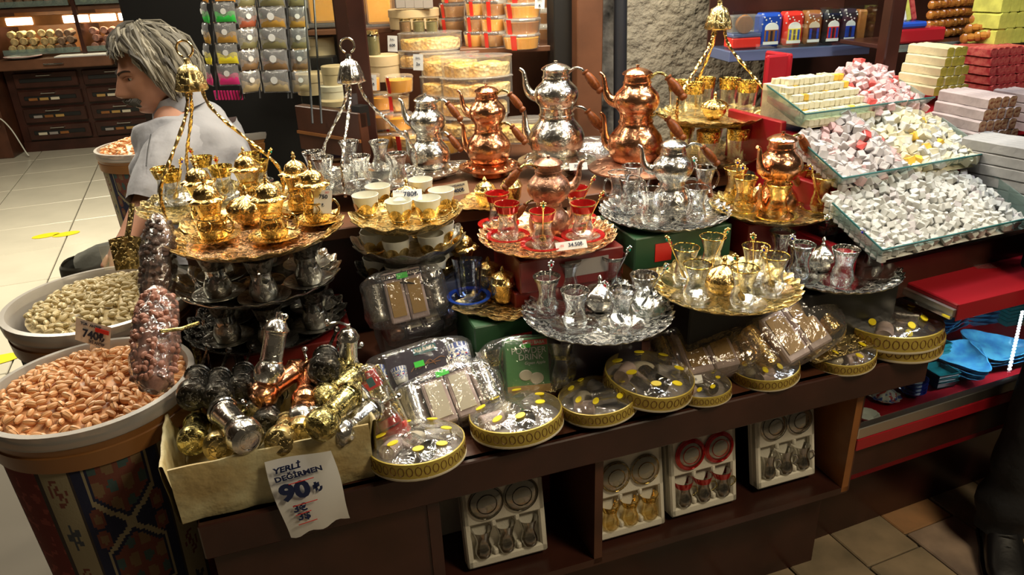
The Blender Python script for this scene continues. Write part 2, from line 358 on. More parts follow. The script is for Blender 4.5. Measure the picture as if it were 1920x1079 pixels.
# yellow floor marks
for k,(px,py) in enumerate([(86,442),(124,439),(2,674)]):
    c=P(px,py,.002); mb=MB(); n=14
    mb.add([(math.cos(2*PI*j/n)*.05,math.sin(2*PI*j/n)*.085,0) for j in range(n)]+[(math.cos(2*PI*j/n)*.05,math.sin(2*PI*j/n)*.085,.0015) for j in range(n)],[tuple(range(n,2*n))]+[(j,(j+1)%n,n+(j+1)%n,n+j) for j in range(n)])
    o=mb.build('floor_marker','yellow'); o.location=c; o.rotation_euler=(0,0,R(-60)); tag(o,['yellow oval floor sticker with a black arrow, further from the bucket rim','second yellow oval floor sticker, nearer the seated man','yellow oval floor sticker at the left picture edge beside the baskets'][k],'sticker')
# plaster wall, stone strip, pipe, brown frame behind the counter
def quadwall(name,a,b,th,z0,z1,m,parent=None):
    a=Vector(a);b=Vector(b);d=(b-a); L=d.length; o=struct(name,MB().box(0,L,0,th,z0,z1),m,parent); o.location=(a.x,a.y,0); o.rotation_euler=(0,0,math.atan2(d.y,d.x)); return o
wa=PD(1122,120,3.0); wb=PD(1420,120,3.1); 
quadwall('wall_back',(wa.x,wa.y,0),(wb.x+1.6,wb.y+.55,0),.2,0,2.9,'plaster')
st=PD(1150,120,2.96); mb=MB()
nst=Vector((wb.x-wa.x,wb.y-wa.y,0)).normalized(); nn=Vector((nst.y,-nst.x,0))
mb.grid(lambda u,v:(0+u*.10,-.02-.02*noise.noise((u*3,v*14,0)),v*2.9),8,60)
o=mb.build('trim_1','stone'); o.location=(wa.x-.01,wa.y,0)+nn*0 if False else (wa.x,wa.y,0); o.rotation_euler=(0,0,math.atan2(nst.y,nst.x)); o['kind']='structure'
pp=PD(1158,120,2.9)
o=MB().tube([(0,0,0),(-.01,0,1.0),(-.03,0,2.0),(-.07,0,2.9)],.026,14).build('wall_pipe','pipe'); o.location=(pp.x+.02,pp.y-.03,0); tag(o,'dark painted vertical pipe running down the plaster wall','pipe')
# ---------------------------------------------------------------- display counter
ds=thing('display_counter','long dark wooden display counter with a glossy top and open cubbyholes','counter',O0,YAW)
MB().box(-.49,1.17,-.005,.66,.655,.70,.004).build('top_board','woodr',ds,False)
MB().box(-.49,1.17,-.012,.012,.622,.70,.003).build('fascia','wood',ds,False)
MB().box(-.48,-.055,.015,.60,.02,.65).build('front_panel','wood',ds,False)
for u in (.30,1.0): 
    MB().box(u,u+.02,.02,.60,.31,.65).build('divider','woodr' if u<.5 else 'woodo',ds,False)
MB().box(1.02,1.035,.03,.60,.30,.65).build('side_panel','woodr',ds,False)
MB().box(-.075,-.05,.01,.60,.02,.65).build('side_panel','wood',ds,False)
MB().box(-.05,1.02,.02,.60,.305,.325).build('low_shelf','wood',ds,False)
MB().box(-.05,1.02,.10,.60,.0,.305).build('plinth','wood',ds,False)
MB().box(-.05,1.02,.58,.60,.325,.65).build('back_panel','wood',ds,False)
bs=thing('back_shelf','raised brown wooden shelf carrying the big teapots','shelf',O0,YAW)
MB().box(-.49,1.02,.64,1.04,.97,1.0,.003).build('shelf_board','woodl',bs,False)
MB().box(-.49,1.02,.66,.69,.0,.97).build('riser_panel','wood',bs,False)
MB().box(-.49,1.02,1.0,1.04,.0,.97).build('riser_panel','wood',bs,False)
# ---------------------------------------------------------------- far cabinet with drawers
a=P(50,286,0); b=P(290,268,0); d=(b-a); ang=math.atan2(d.y,d.x)
cb=thing('drawer_cabinet','tall dark wooden shop cabinet with rows of drawers and lit glass bays','cabinet',a,ang)
kx=d.length/240  # metres per px
H=.95
ztop=heightpx(a,130); zt2=ztop*1.0
W=d.length+.9
MB().box(0,W,.0,.6,0,.10).build('base','wood',cb,False)
MB().box(0,W,.02,.6,.10,zt2).build('body','wood',cb,False)
rows=4; rh=(zt2-.14)/rows
cw=W/3.4
for c in range(3):
    for r_ in range(rows):
        x0=.08+c*cw; z0=.12+r_*rh
        dr=MB().box(x0,x0+cw-.05,-.02,.03,z0,z0+rh-.03,.006).build('drawer','wood',cb,False)
        MB().box(x0+.05,x0+cw-.10,-.028,-.018,z0+.05,z0+rh-.08,.004).build('window_pane','black',dr,False)
        MB().tube([(x0+cw*.35,-.02,z0+rh-.055),(x0+cw*.35,-.045,z0+rh-.055),(x0+cw*.55,-.045,z0+rh-.055),(x0+cw*.55,-.02,z0+rh-.055)],.006,6).build('drawer_handle','steel',dr)
        if r_<3:
            for q in range(3):
                MB().box(x0+.09+q*.1,x0+.17+q*.1,-.031,-.027,z0+.07,z0+rh-.12,.002).build('packet',['cream','greybox','woodo','kraft'][(q+r_+c)%4],dr,False)
MB().box(-.03,W*.5,-.22,.5,zt2,zt2+.09,.01).build('pull_out_counter','woodl',cb,False)
MB().tube([(W*.22,-.225,zt2+.045),(W*.22,-.25,zt2+.045),(W*.3,-.25,zt2+.045),(W*.3,-.225,zt2+.045)],.006,6).build('drawer_handle','chrome',cb)
zs=[zt2+.22,zt2+.62+.05]
for z in (zt2+.09,zt2+.50,zt2+1.0): MB().box(0,W,.05,.6,z,z+.035).build('bay_shelf','woodl',cb,False)
MB().box(0,W,.57,.6,zt2,zt2+1.8).build('back_panel','woodo',cb,False)
for x in (0,W*.36,W*.74,W-.04): MB().box(x,x+.035,-.02,.58,zt2,zt2+1.8).build('bay_post','wood',cb,False)
for k in range(2):
    for x0,x1 in ((.06,W*.35),(W*.38,W*.73)):
        MB().box(x0,x1,.0,.06,zt2+.38+k*.5,zt2+.47+k*.5).build('lamp_housing','woodo',cb,False)
        if k==0:
            for q in range(3): MB().box(x0+.1+q*.5,x0+.33+q*.5,-.012,.01,zt2+.392,zt2+.458,.005).build('lamp_tube','lamp',cb,False)
        MB().box(x0,x1,-.01,.0,zt2+.12+k*.43,zt2+.17+k*.43).build('front_glass','glassgreen',cb,False)
area('bay_lamp',tuple(a+Vector((0,0,0))+Matrix.Rotation(ang,3,'Z')@Vector((.9,.15,zt2+.40))),tuple(a+Matrix.Rotation(ang,3,'Z')@Vector((.9,.35,zt2))),1.6,10,(1,.85,.55),.1)
for n_,c_ in (('rolly',(.55,.40,.18)),('rollb',(.26,.16,.10)),('rollp',(.42,.20,.15)),('rollc',(.62,.50,.30))): G[n_]=mat('delight_'+n_,c_,.7,var=.6,vs=30)
rollm=[MB().lathe([(.0,-.05),(.032,-.05),(.036,-.03),(.036,.05),(.030,.055),(.012,.05),(.0,.045)],9).mesh('roll',m) for m in ('rolly','rollb','rollp','rollc')]
rx=Matrix.Rotation(ang,3,'Z')
for k in range(2):
    for c,(x0,x1) in enumerate(((.08,W*.34),(W*.39,W*.72))):
        n=int((x1-x0)/.085)
        for i in range(n):
            for j in range(3):
                x=x0+.045+i*.085+(j%2)*.02+rr.uniform(-.01,.01); z=zt2+.165+k*.43+j*.066
                px,py=proj(a+rx@Vector((x,.1,z)))
                if px<0 or px>420 or py<-20: continue
                o=link('delight_roll',rollm[(c*2+k+(i//5))%4]); o.location=a+rx@Vector((x,.10+j*.03,z)); o.rotation_euler=(PI/2+rr.uniform(-.2,.2),0,ang+rr.uniform(-.3,.3))
                tag(o,['rolled Turkish delight in the lower lit cabinet bay at far left','rolled Turkish delight in the upper cabinet bay at far left'][k] if c==0 else ['rolled Turkish delight in the lower cabinet bay behind the grey-haired man','rolled Turkish delight in the upper cabinet bay above the grey-haired man'][k],'sweet',['rolls in the lower left bay','rolls in the upper left bay','rolls in the lower right bay','rolls in the upper right bay'][k+2*c])
# side cabinet with socket at far left
a2=P(95,283,0)
sc_=thing('side_cabinet','plain dark red-brown cabinet end at the left picture edge','cabinet',P(40,289,0),ang)
MB().box(-1.6,.0,-.18,.7,0,heightpx(P(40,289,0),130),.01).build('body','woodr',sc_,False)
so=thing('wall_socket','square white electric socket with a cable on the dark cabinet end','socket',P(40,289,0)+rx@Vector((-.09,-.19,.36)),ang)
MB().box(-.06,.06,-.02,.0,-.055,.055,.008).build('plate','outlet',so); MB().lathe([(.03,0),(.03,.006),(.0,.006)],14).build('plug','outlet',so).rotation_euler=(PI/2,0,0)
MB().tube(bez([(.02,-.03,.01),(.10,-.06,.04),(.16,-.03,-.08),(.22,-.02,-.30),(.24,-.02,-.34)],6),.006,6).build('cable','outlet',so)
pl=thing('serving_plate','white plate with pink rim on the pull-out counter of the far cabinet','plate',a+rx@Vector((.25,-.08,zt2+.092)),0)
MB().lathe([(.08,0),(.15,.02),(.16,.022),(.15,.026),(.08,.008),(0,.008)],20).build('dish','cwhite',pl); MB().lathe([(.155,.022),(.165,.026),(.155,.03)],20,cap=False).build('rim','dp',pl)
pt=MB().box(-.3,.3,-.1,.1,0,.012,.002).build('paper_stack','paperw'); pt.location=a+rx@Vector((.85,-.08,zt2+.092)); pt.rotation_euler=(0,0,ang); tag(pt,'flat white papers on the pull-out counter of the far cabinet','paper')
# ---------------------------------------------------------------- posts and frame
p0=PD(668,200,2.62)
o=MB().box(-.05,.05,-.05,.05,0,2.9,.004).build('trim_2','wood'); o.location=(p0.x+.012,p0.y,0); o.rotation_euler=(0,0,R(12)); o['kind']='structure'
p1=PD(1100,120,2.85); 
o=MB().box(-.052,.05,-.04,.06,0,2.9,.004).build('trim_3','woodl'); o.location=(p1.x,p1.y,0); o.rotation_euler=(0,0,R(14)); o['kind']='structure'
p2=PD(1058,120,2.88)
o=MB().box(-.05,.04,-.03,.06,0,2.9,.004).build('trim_4','black'); o.location=(p2.x,p2.y,0); o.rotation_euler=(0,0,R(14)); o['kind']='structure'
p3=PD(1670,60,2.20)
o=MB().box(-.026,.026,-.02,.02,1.22,2.9,.004).build('trim_5','wood'); o.location=(p3.x,p3.y,0); o.rotation_euler=(0,0,R(18)); o['kind']='structure'
# ================================================================ tableware builders
KK={}
def K(key,build,*a,**k):
    if key not in KK: KK[key]=Kind(build(*a,**k))
    return KK[key]
def glass_prof(h,s=1):
    pts=[(0,.0),(.021,.0),(.0235,.004),(.0262,.016),(.0245,.029),(.0200,.044),(.0205,.055),(.0250,.070),(.0305,.088)]
    inn=[(.0296,.088),(.0240,.070),(.0194,.055),(.0189,.044),(.0232,.029),(.0245,.016),(.021,.010),(0,.010)]
    k=h/.088; return [(r*s,z*k) for r,z in pts],[(r*s,z*k) for r,z in inn]
def outer_r(h,z,s=1):
    o,_=glass_prof(h,s)
    for i in range(1,len(o)-1):
        if o[i][1]<=z<=o[i+1][1]: t=(z-o[i][1])/(o[i+1][1]-o[i][1]+1e-9); return o[i][0]+(o[i+1][0]-o[i][0])*t
    return o[-1][0]
def tea_glass(gm='glass',band=None,b0=.07,h=.088,s=1.0,handle=False,foot=None,cat='glass',straight=False):
    r=thing('tea_glass','glass',cat)
    o,i=glass_prof(h,s)
    if straight: o=[(0,0),(.022*s,0),(.024*s,.01),(.026*s,.04),(.029*s,.07),(.031*s,h)]; i=[(.030*s,h),(.028*s,.07),(.025*s,.04),(.022*s,.012),(0,.012)]
    fl=lambda r_,z,t:(r_*(1+(.022*math.cos(12*t) if .008<z<h*.72 else 0)),z)
    MB().lathe(o+i,36,fl,cap=False).build('glass_body',gm,r,ang=60)
    if band:
        zs=[b0*h/.088+(h-b0*h/.088)*q/5 for q in range(6)]
        rf=(lambda z:outer_r(h,z,s)) if not straight else (lambda z:.0255*s+(.031-.0255)*s*(z/h)**2)
        MB().lathe([(rf(z)+.0006,z) for z in zs]+[(rf(h)-.0006,h+.0007)]+[(rf(z)-.0012,z) for z in zs[::-1]],36,cap=False).build('rim_band',band,r)
    if band=='redband':
        MB().lathe([(outer_r(h,h,s)+.001,h-.0015),(outer_r(h,h,s)+.001,h+.001),(outer_r(h,h,s)-.001,h+.001)],36,cap=False).lathe([(outer_r(h,zs[0],s)+.001,zs[0]-.002),(outer_r(h,zs[0],s)+.0012,zs[0]+.003)],36,lambda q_,z_,t_:(q_,z_+.001*math.cos(18*t_)),cap=False).build('gold_line','goldp',r)
    if handle:
        MB().tube(bez([(.023*s,0,h*.78),(.038*s,0,h*.84),(.046*s,0,h*.62),(.038*s,0,h*.36),(.024*s,0,h*.30)],5),.0028,8).build('cup_handle',gm,r)
    if foot: MB().lathe([(0,.001),(.0238*s,.001),(.0275*s,.016),(.0258*s,.028),(.021*s,.040)],30,lambda r_,z,t:(r_+.001,z+(.003*math.cos(8*t) if z>.035 else 0)),cap=False).build('gilt_base',foot,r)
    return r
def saucer(m='glass',rim=None,rr_=.052,flute=.0):
    r=thing('saucer','saucer','saucer')
    MB().lathe([(0,.002),(.022,.002),(.028,.004),(.044,.010),(rr_,.013),(rr_,.0145),(.043,.0125),(.027,.0065),(.021,.005),(0,.005)],40,(lambda r_,z,t:(r_*(1+flute*math.cos(16*t)) if r_>.04 else r_,z)) if flute else None,cap=False).build('dish',m,r,ang=60)
    if rim: MB().lathe([(rr_-.010,.0118),(rr_+.0006,.0128),(rr_+.0006,.0155),(rr_-.010,.0136)],40,cap=False).build('rim_band',rim,r)
    return r
def spoon(m='goldp',gem='gemb',L=.125):
    r=thing('teaspoon','teaspoon','spoon')     # bowl at the origin, handle up z
    MB().tube([(0,0,.02),(0,0,.05),(0,0,L*.8)],[.0016,.0011,.0015],7).build('handle',m,r)
    mb=MB().ball((0,0,.008),.0085,.0028,.014,10,6); mb.build('spoon_bowl',m,r)
    k=MB()
    for z,q in ((L*.80,.0030),(L*.84,.0022),(L*.88,.0048),(L*.95,.0052),(L,.003)): k.ball((0,0,z),q,q*.8,q,8,5)
    for s_ in (-1,1): k.ball((s_*.005,0,L*.91),.0022,n=6,m=4); k.ball((s_*.0055,0,L*.97),.002,n=6,m=4)
    k.build('finial',m,r); 
    g=MB().ball((0,-.004,L*.935),.0028,.002,.004,8,4); g.ball((0,.004,L*.935),.0028,.002,.004,8,4); g.build('gem',gem,r)
    return r
def tray(Rr,m,N=24,wave=.0028,sc_=.016,lip=.020,rim=None,leafy=False,name='serving_tray'):
    r=thing(name,'tray','tray')
    A=N*8 if N>14 else N*14
    def md(q,z,t):
        k=max(0,(q/Rr-.80)/.20); c=math.cos(N*t)
        if leafy: c=abs(math.cos(N*t/2))*2-1
        return q*(1+sc_*k*c), z+wave*k*c
    def mr(q,z,t):
        k=max(0,(q/Rr-.80)/.20); return md(q,z,t)
    pro=[(0,.0015),(Rr*.30,.0015),(Rr*.305,.0025),(Rr*.32,.0015),(Rr*.70,.0015),(Rr*.78,.003),(Rr*.82,.008),(Rr*.87,.009),(Rr*.94,lip*.75),(Rr*.985,lip),(Rr,lip*1.02),(Rr*.995,lip*.9),(Rr*.94,lip*.65),(Rr*.84,.004),(Rr*.78,0),(0,0)]
    if rim:
        MB().lathe(pro[:6]+pro[13:],A,md,cap=False).build('plate',m,r,ang=50)
        MB().lathe(pro[5:14],A,md,cap=False).build('scalloped_rim',rim,r,ang=50)
    else: MB().lathe(pro,A,md,cap=False).build('plate',m,r,ang=50)
    nb=max(N,16); mb=MB()
    for k in range(nb):
        a=2*PI*(k+.5)/nb; c_,s_=math.cos(a),math.sin(a)
        mb.tube([(Rr*.80*c_,Rr*.80*s_,.006),(Rr*.88*math.cos(a+.04),Rr*.88*math.sin(a+.04),.0125),(Rr*.965*c_,Rr*.965*s_,lip*.95)],[.0006,.0032,.0008],5)
    mb.build('embossed_petals',rim or m,r,ang=60)['kind']='stuff'
    return r
def sugar_bowl(m='silver',s=1.0,knob='chrome'):
    r=thing('sugar_bowl','sugar bowl','bowl')
    MB().lathe([(0,0),(.018,0),(.020,.003),(.030,.010),(.036,.024),(.036,.032),(.038,.034)],36,lambda q,z,t:(q*(1+.02*math.cos(12*t))*s,z*s),cap=False).build('bowl',m,r,ang=60)
    l=MB().lathe([(.041,.032),(.042,.036),(.034,.046),(.022,.055),(.008,.060),(.005,.063)],36,lambda q,z,t:(q*(1+(.05 if q>.03 else .03)*math.cos(8*t))*s,(z+(.0025*math.cos(8*t) if q>.03 else 0))*s),cap=False).build('lid',m,r,ang=60)
    MB().lathe([(.004*s,.062*s),(.0055*s,.066*s),(.003*s,.070*s),(.006*s,.075*s),(.003*s,.081*s),(0,.083*s)],12).build('lid_knob',m,l)
    return r
def pot(H,body,lidm=None,grip='handle',upper=True,handle_side=0.0,wide=1.0,flat=True):
    """one pear-shaped pot, spout to -x, handle to +x, H = height with lid (or to the neck for the lower pot)"""
    r=thing('teapot','teapot','teapot'); k=H
    if upper: pr=[(0,0),(.34,0),(.345,.03),(.37,.06),(.42,.13),(.455,.23),(.455,.32),(.42,.42),(.35,.50),(.29,.56),(.275,.60),(.27,.63),(.285,.635),(.285,.66),(.265,.665),(.255,.76),(.262,.80),(.27,.81)]
    else: pr=[(0,0),(.47,0),(.50,.03),(.57,.14),(.61,.28),(.61,.40),(.56,.53),(.47,.64),(.40,.72),(.37,.78),(.37,.81),(.385,.815),(.385,.84),(.36,.85),(.355,.95),(.37,1.0),(.34,1.0),(.33,.96)]
    b=MB().lathe([(q*k*wide,z*k) for q,z in pr],44,cap=False).build('pot_body',body,r,ang=50)
    w=wide
    if upper:
        l=MB().lathe([(.285*k*w,.80*k),(.30*k*w,.815*k),(.30*k*w,.83*k),(.27*k*w,.86*k),(.20*k*w,.90*k),(.12*k,.93*k),(.05*k,.945*k),(.03*k,.95*k)],36,cap=False).build('lid',lidm or body,r)
        MB().lathe([(.028*k,.945*k),(.022*k,.96*k),(.045*k,.975*k),(.045*k,.99*k),(.02*k,1.0*k),(0,1.0*k)],14).build('lid_knob',lidm or body,l)
        sp=[(-.40*w,0,.20),(-.56*w,0,.26),(-.66*w,0,.42),(-.69*w,0,.60),(-.72*w,0,.74),(-.80*w,0,.80)]; rad=[.13,.11,.075,.055,.043,.036]
        hz=.74; r0=.27*w
    else:
        sp=[(-.54*w,0,.25),(-.68*w,0,.34),(-.74*w,0,.52),(-.75*w,0,.72),(-.77*w,0,.88),(-.84*w,0,.95)]; rad=[.14,.115,.08,.06,.046,.036]
        hz=.90; r0=.32*w
    pts=bez([Vector(p)*k for p in sp],4); n=len(pts); rads=[]
    for i in range(n): t=i/(n-1)*5; j=min(int(t),4); rads.append((rad[j]+(rad[j+1]-rad[j])*(t-j))*k)
    MB().tube(pts,rads,12).build('spout',body,r)
    hs=handle_side
    br=MB().tube(bez([Vector((r0,0,hz))*k,Vector((r0+.12,0,hz+.10))*k,Vector((r0+.28,0,hz+.09))*k,Vector((r0+.38,0,hz+.01))*k],4),[.03*k]*4*3+[.03*k],8).build('handle_bracket','brass' if body.startswith('copper') else body,r)
    d=Vector((.56,0,-.62)).normalized(); s0=Vector((r0+.36,0,hz+.04))*k
    g=MB().lathe([(x_*1.35,z_*.9) for x_,z_ in [(0,0),(.055,0),(.06,.03),(.045,.06),(.065,.12),(.075,.25),(.072,.38),(.05,.46),(.062,.49),(.066,.52),(.045,.56),(.0,.57)]],16).mesh('grip',grip)
    q=d.to_track_quat('Z','Y'); go=link('grip',g,r); go.location=s0; go.rotation_euler=q.to_euler(); go.scale=(k,k,k*1.15)
    return r
def lidded_glass(m='gold',gm='glassgold',s=1.0):
    r=thing('lidded_tea_glass','lidded glass','glass'); h=.082*s
    o,i=glass_prof(h,s)
    MB().lathe(o+i,36,lambda a,z,t:(a*(1+.02*math.cos(8*t)),z),cap=False).build('glass_body',gm,r,ang=60)
    hd=MB().lathe([(.0,.001),(.024,.001),(.028,.006),(.0285,.016),(.0275,.022)],24,cap=False)
    for j in range(5):
        t=2*PI*j/5; c,sn=math.cos(t),math.sin(t)
        hd.tube(bez([(.028*c,.028*sn,.02),(.0295*math.cos(t+.3),.0295*math.sin(t+.3),.034),(.025*math.cos(t+.1),.025*math.sin(t+.1),.044)],4),.0016,6)
    hd.lathe([(.0235,.042),(.0245,.044),(.0235,.047)],24,cap=False)
    hd.v=[(x*s,y*s,z*s) for x,y,z in hd.v]; hd.build('gilt_holder',m,r)
    MB().tube(bez([(.026*s,0,.020*s),(.044*s,0,.016*s),(.052*s,0,.034*s),(.042*s,0,.050*s),(.034*s,0,.042*s),(.025*s,0,.044*s)],5),.0024*s,8).build('cup_handle',m,r)
    l=MB().lathe([(.036,.082),(.037,.085),(.030,.090),(.026,.091),(.026,.095),(.022,.106),(.013,.113),(.005,.117)],36,lambda q,z,t:(q*(1+(.07*math.cos(10*t) if q>.034 else 0))*s,(z+(.0018*math.cos(10*t) if q>.034 else 0))*s),cap=False).build('lid',m,r,ang=60)
    MB().lathe([(.005,.116),(.003,.120),(.0055,.124),(.0025,.129),(.004,.132),(.0,.138)],10,lambda q,z,t:(q*s,z*s)).build('lid_finial',m,l)
    return r
def carrier(Rr,hgt,m,arm,rot0=0,twist=.5,ring=True):
    r=thing('hanging_tray','carrier','tray carrier')
    t=tray(Rr,m,N=22,wave=.003); 
    for ch in list(t.children): ch.parent=r
    bpy.data.objects.remove(t)
    for j in range(3):
        a=rot0+j*2*PI/3; c,s=math.cos(a),math.sin(a)
        pts=[(Rr*.90,.008),(Rr*.93,hgt*.18),(Rr*.88,hgt*.33),(Rr*.62,hgt*.52),(Rr*.27,hgt*.76),(Rr*.14,hgt*.90),(Rr*.12,hgt*1.0)]
        MB().tube(bez([(x*c,x*s,z) for x,z in pts],7),.0042,8,twist=twist).build('arm',arm,r)
    b=MB().lathe([(.0,hgt*.99),(.034,hgt*.985),(.037,hgt),(.032,hgt+.02),(.026,hgt+.038),(.021,hgt+.050),(.012,hgt+.055),(.007,hgt+.06),(.007,hgt+.07),(0,hgt+.072)],32,lambda q,z,t_:(q*(1+(.08*math.cos(9*t_) if q>.015 else 0)),z),cap=False).build('bell_cap',m,r,ang=60)
    if ring:
        pts=[Vector((.019*math.sin(x),0,.022-.019*math.cos(x)))+Vector((0,0,hgt+.07)) for x in [R(25+i*310/20) for i in range(21)]]
        MB().tube(pts,.0028,8).build('hanging_ring',arm,r)
    return r
def mill(m='brass',L=.115,crank=True,tall=1.0):
    r=thing('pepper_mill','mill','pepper mill'); z=L
    MB().lathe([(0,0),(.016,0),(.018,.001),(.023,.004),(.0255,.014),(.0255,.024),(.021,.033),(.0185,.036),(.0198,.039),(.0185,.042),(.0183,z*.74),(.0195,z*.75),(.0195,z*.78)],28,cap=False).build('mill_body',m,r)
    MB().lathe([(.0135,-.0006),(.0120,.0015),(0,.0015)],20,cap=False).build('base_disc','goldpale' if m=='brass' else 'gun',r)
    c=MB().lathe([(.0205,z*.78),(.0225,z*.80),(.0215,z*.83),(.019,z*.86),(.015,z*.93),(.008,z*.97),(.004,z*.98),(.004,z*1.06),(0,z*1.06)],24,cap=False).build('domed_cap',m,r)
    if crank:
        MB().tube(bez([(0,0,z*1.04),(.018,0,z*1.07),(.034,0,z*1.03),(.044,0,z*.98)],4),[.003]*12+[.0025],6).build('crank_arm','chrome' if m!='gun' else 'gun',c)
        MB().ball((.044,0,z*1.05),.0058,n=10,m=6).tube([(.044,0,z*.98),(.044,0,z*1.03)],.0022,6).build('crank_knob','chrome' if m!='gun' else 'gun',c)
    return r
def coffee_cup(m='gold'):
    r=thing('coffee_cup','cup','cup')
    MB().lathe([(0,.003),(.018,.003),(.024,.012),(.029,.030),(.033,.054),(.0315,.0545),(.0275,.030),(.022,.014),(0,.010)],30,cap=False).build('porcelain_cup','white',r)
    def md(q,z,t): return (q,z+(.011*abs(math.cos(3*t))**.6 if z>.025 else 0))
    MB().lathe([(0,0),(.020,0),(.022,.004),(.020,.007),(.026,.012),(.0305,.026),(.0295,.026),(.025,.013)],48,md,cap=False).build('gilt_holder',m,r,ang=60)
    return r
def card(w,h,m='paperw',lines=(),ink='ink',red=None,name='price_card',stick=False):
    r=thing(name,'card','price card')
    MB().grid(lambda u,v:((u-.5)*w,.0004-.02*w*math.sin(PI*u)*0.6,(v-.5)*h),8,4).build('card',m,r).data
    for (t,s,x,z,i,b) in lines: 
        text(t,s,i or ink,r,(x,-.0016-.012*w,z),bold=b)
    if red: 
        x0,x1,z0,z1=red; MB().box(x0,x1,-.0028-.012*w,-.0012-.012*w,z0,z1).build('red_print','red',r,False)
    return r
# ---------------------------------------------------------------- where things stand
def six(i): return ('front left','front right','right-hand','back right','back left','left-hand')[i]
def on_tray(c,px,py,z): return P(px,py,z)
rnd=random.Random(11)
def put_spoon(key,base,toppx,label,m='goldp',gem='gemb',grp=None,L=.125):
    """teaspoon standing in a glass: bowl near the bottom, finial towards the given picture point"""
    k=K(('spoon',m,gem,L),spoon,m,gem,L); b=Vector(base)+Vector((0,0,.016))
    best=None
    tgt=Vector(toppx)
    for i in range(24):
        for tl in (10,16,22,28):
            d=Vector((math.sin(R(tl))*math.cos(i*PI/12),math.sin(R(tl))*math.sin(i*PI/12),math.cos(R(tl))))
            e=(Vector(proj(b+d*L))-tgt).length
            if best is None or e<best[0]: best=(e,d)
    q=best[1].to_track_quat('Z','Y'); return k.put(label,b,q.to_euler(),grp)
def glass_set(tname,pts,z,tz,gkey,gargs,skey,sargs,grp,names,spoons=(),spm='goldp',rots=None,sc_=1):
    gk=K(gkey,tea_glass,**gargs); sk=K(skey,saucer,**sargs); out=[]
    for i,(px,py) in enumerate(pts):
        p=P(px,py,z+.009)
        sk.put(f'{names[i]} saucer under a tea glass on {tname}',(p.x,p.y,z+.002),i*.4,grp+' saucers')
        gk.put(f'{names[i]} tea glass on {tname}',(p.x,p.y,z+.0075),rots[i] if rots else i*.7,grp+' glasses',sc_)
        out.append(Vector((p.x,p.y,z+.0075)))
    for (i,tp,gem) in spoons: put_spoon(0,out[i],tp,f'ornate {"gold" if spm!="chrome" else "silver"} teaspoon standing in the {names[i]} tea glass on {tname}',spm,gem,grp+' spoons')
    return out
def tray_at(key,px,py,z,wpx,m,label,N=24,grp=None,rot=0,**k):
    c=P(px,py,z+.01); Rr=widthpx(c,wpx)/2
    t=tray(Rr,m,N,**k); KT=t; t.location=(c.x,c.y,z); t.rotation_euler=(0,0,rot); tag(t,label,'tray',grp); return Vector((c.x,c.y,z)),Rr
def box_on(px,py,z0,z1,wx,wy,m,label,rot=YAW,name='carton',cat='box',parts=None,at=None):
    c=at if at is not None else P(px,py,z1)
    r=thing(name,label,cat,(c.x,c.y,z0),rot)
    MB().box(-wx/2,wx/2,-wy/2,wy/2,0,z1-z0,.003).build('carton_body',m,r,False)
    if parts: parts(r,wx,wy,z1-z0)
    return r
# T1 silver tray front
z=.866; n6=('back left','back','back right','right','front left','front right')
c,_=tray_at(1,1120,588,z,282,'silvert','large bright silver scalloped tray at the front centre with silver-rimmed tea glasses',N=36)
glass_set('the front silver tray',[(1026,584),(1066,551),(1149,541),(1205,582),(1078,613),(1164,613)],z,z,'gs',dict(band='bandsilver',b0=.079),'ss',dict(m='glass',rim=None),'front silver tray',n6,
  [(0,(1031,488),'gemr'),(2,(1180,476),'gemg'),(3,(1249,501),'gemg'),(5,(1135,526),'gemr')],'chrome')
sb=K('sbs',sugar_bowl,'silver'); p=P(1124,583,z); sb.put('covered silver sugar bowl in the middle of the front silver tray',(p.x,p.y,z+.002),0,None,1.05)
box_on(0,0,.70,z-.001,.20,.16,'darkbox','dark carton holding up the front silver tray',at=c+VX*.05)  # dark carton colour stands for the shade below the tray
# T2 gold tray
z=.906; c,_=tray_at(2,1360,538,z,274,'goldpale','gold scalloped tray right of centre with gold-rimmed tea glasses',N=30)
glass_set('the front gold tray',[(1282,530),(1332,508),(1411,528),(1446,548),(1303,565),(1390,573)],z,z,'gg',dict(gm='glass',band='bandgold',b0=.086),'ss',dict(m='glass'),'front gold tray',n6,
  [(0,(1251,453),'gemg'),(1,(1365,436),'gemg'),(2,(1415,440),'gemg'),(3,(1430,461),'gemb'),(5,(1379,480),'gemg')])
gb=K('sbg',sugar_bowl,'gold'); p=P(1353,552,z); gb.put('covered gold sugar bowl in the middle of the front gold tray',(p.x,p.y,z+.002),0,None,1.1)
box_on(0,0,.70,z-.001,.20,.16,'black','black carton holding up the front gold tray',at=c+VX*.06)  # carton made black to carry the darkness under this tray
# gold flecked linings inside the gold tray glasses
# T3 silver right
z=.88; c,_=tray_at(3,1562,508,z,238,'silvert','silver scalloped tray at the right end with clear tea glasses',N=34)
glass_set('the right-hand silver tray',[(1460,495),(1545,480),(1600,480),(1632,513),(1496,522),(1577,532)],z,z,'gs',{},'ss',{},'right silver tray',n6,
  [(4,(1482,438),'gemb'),(1,(1546,449),'gemg'),(3,(1611,434),'gemb')],'chrome')
p=P(1537,508,z); sb.put('covered silver sugar bowl on the right-hand silver tray',(p.x,p.y,z+.002),.3,None,1.05)
box_on(0,0,.70,z-.001,.26,.2,'black','black carton holding up the right-hand silver tray',at=c+VX*.02)
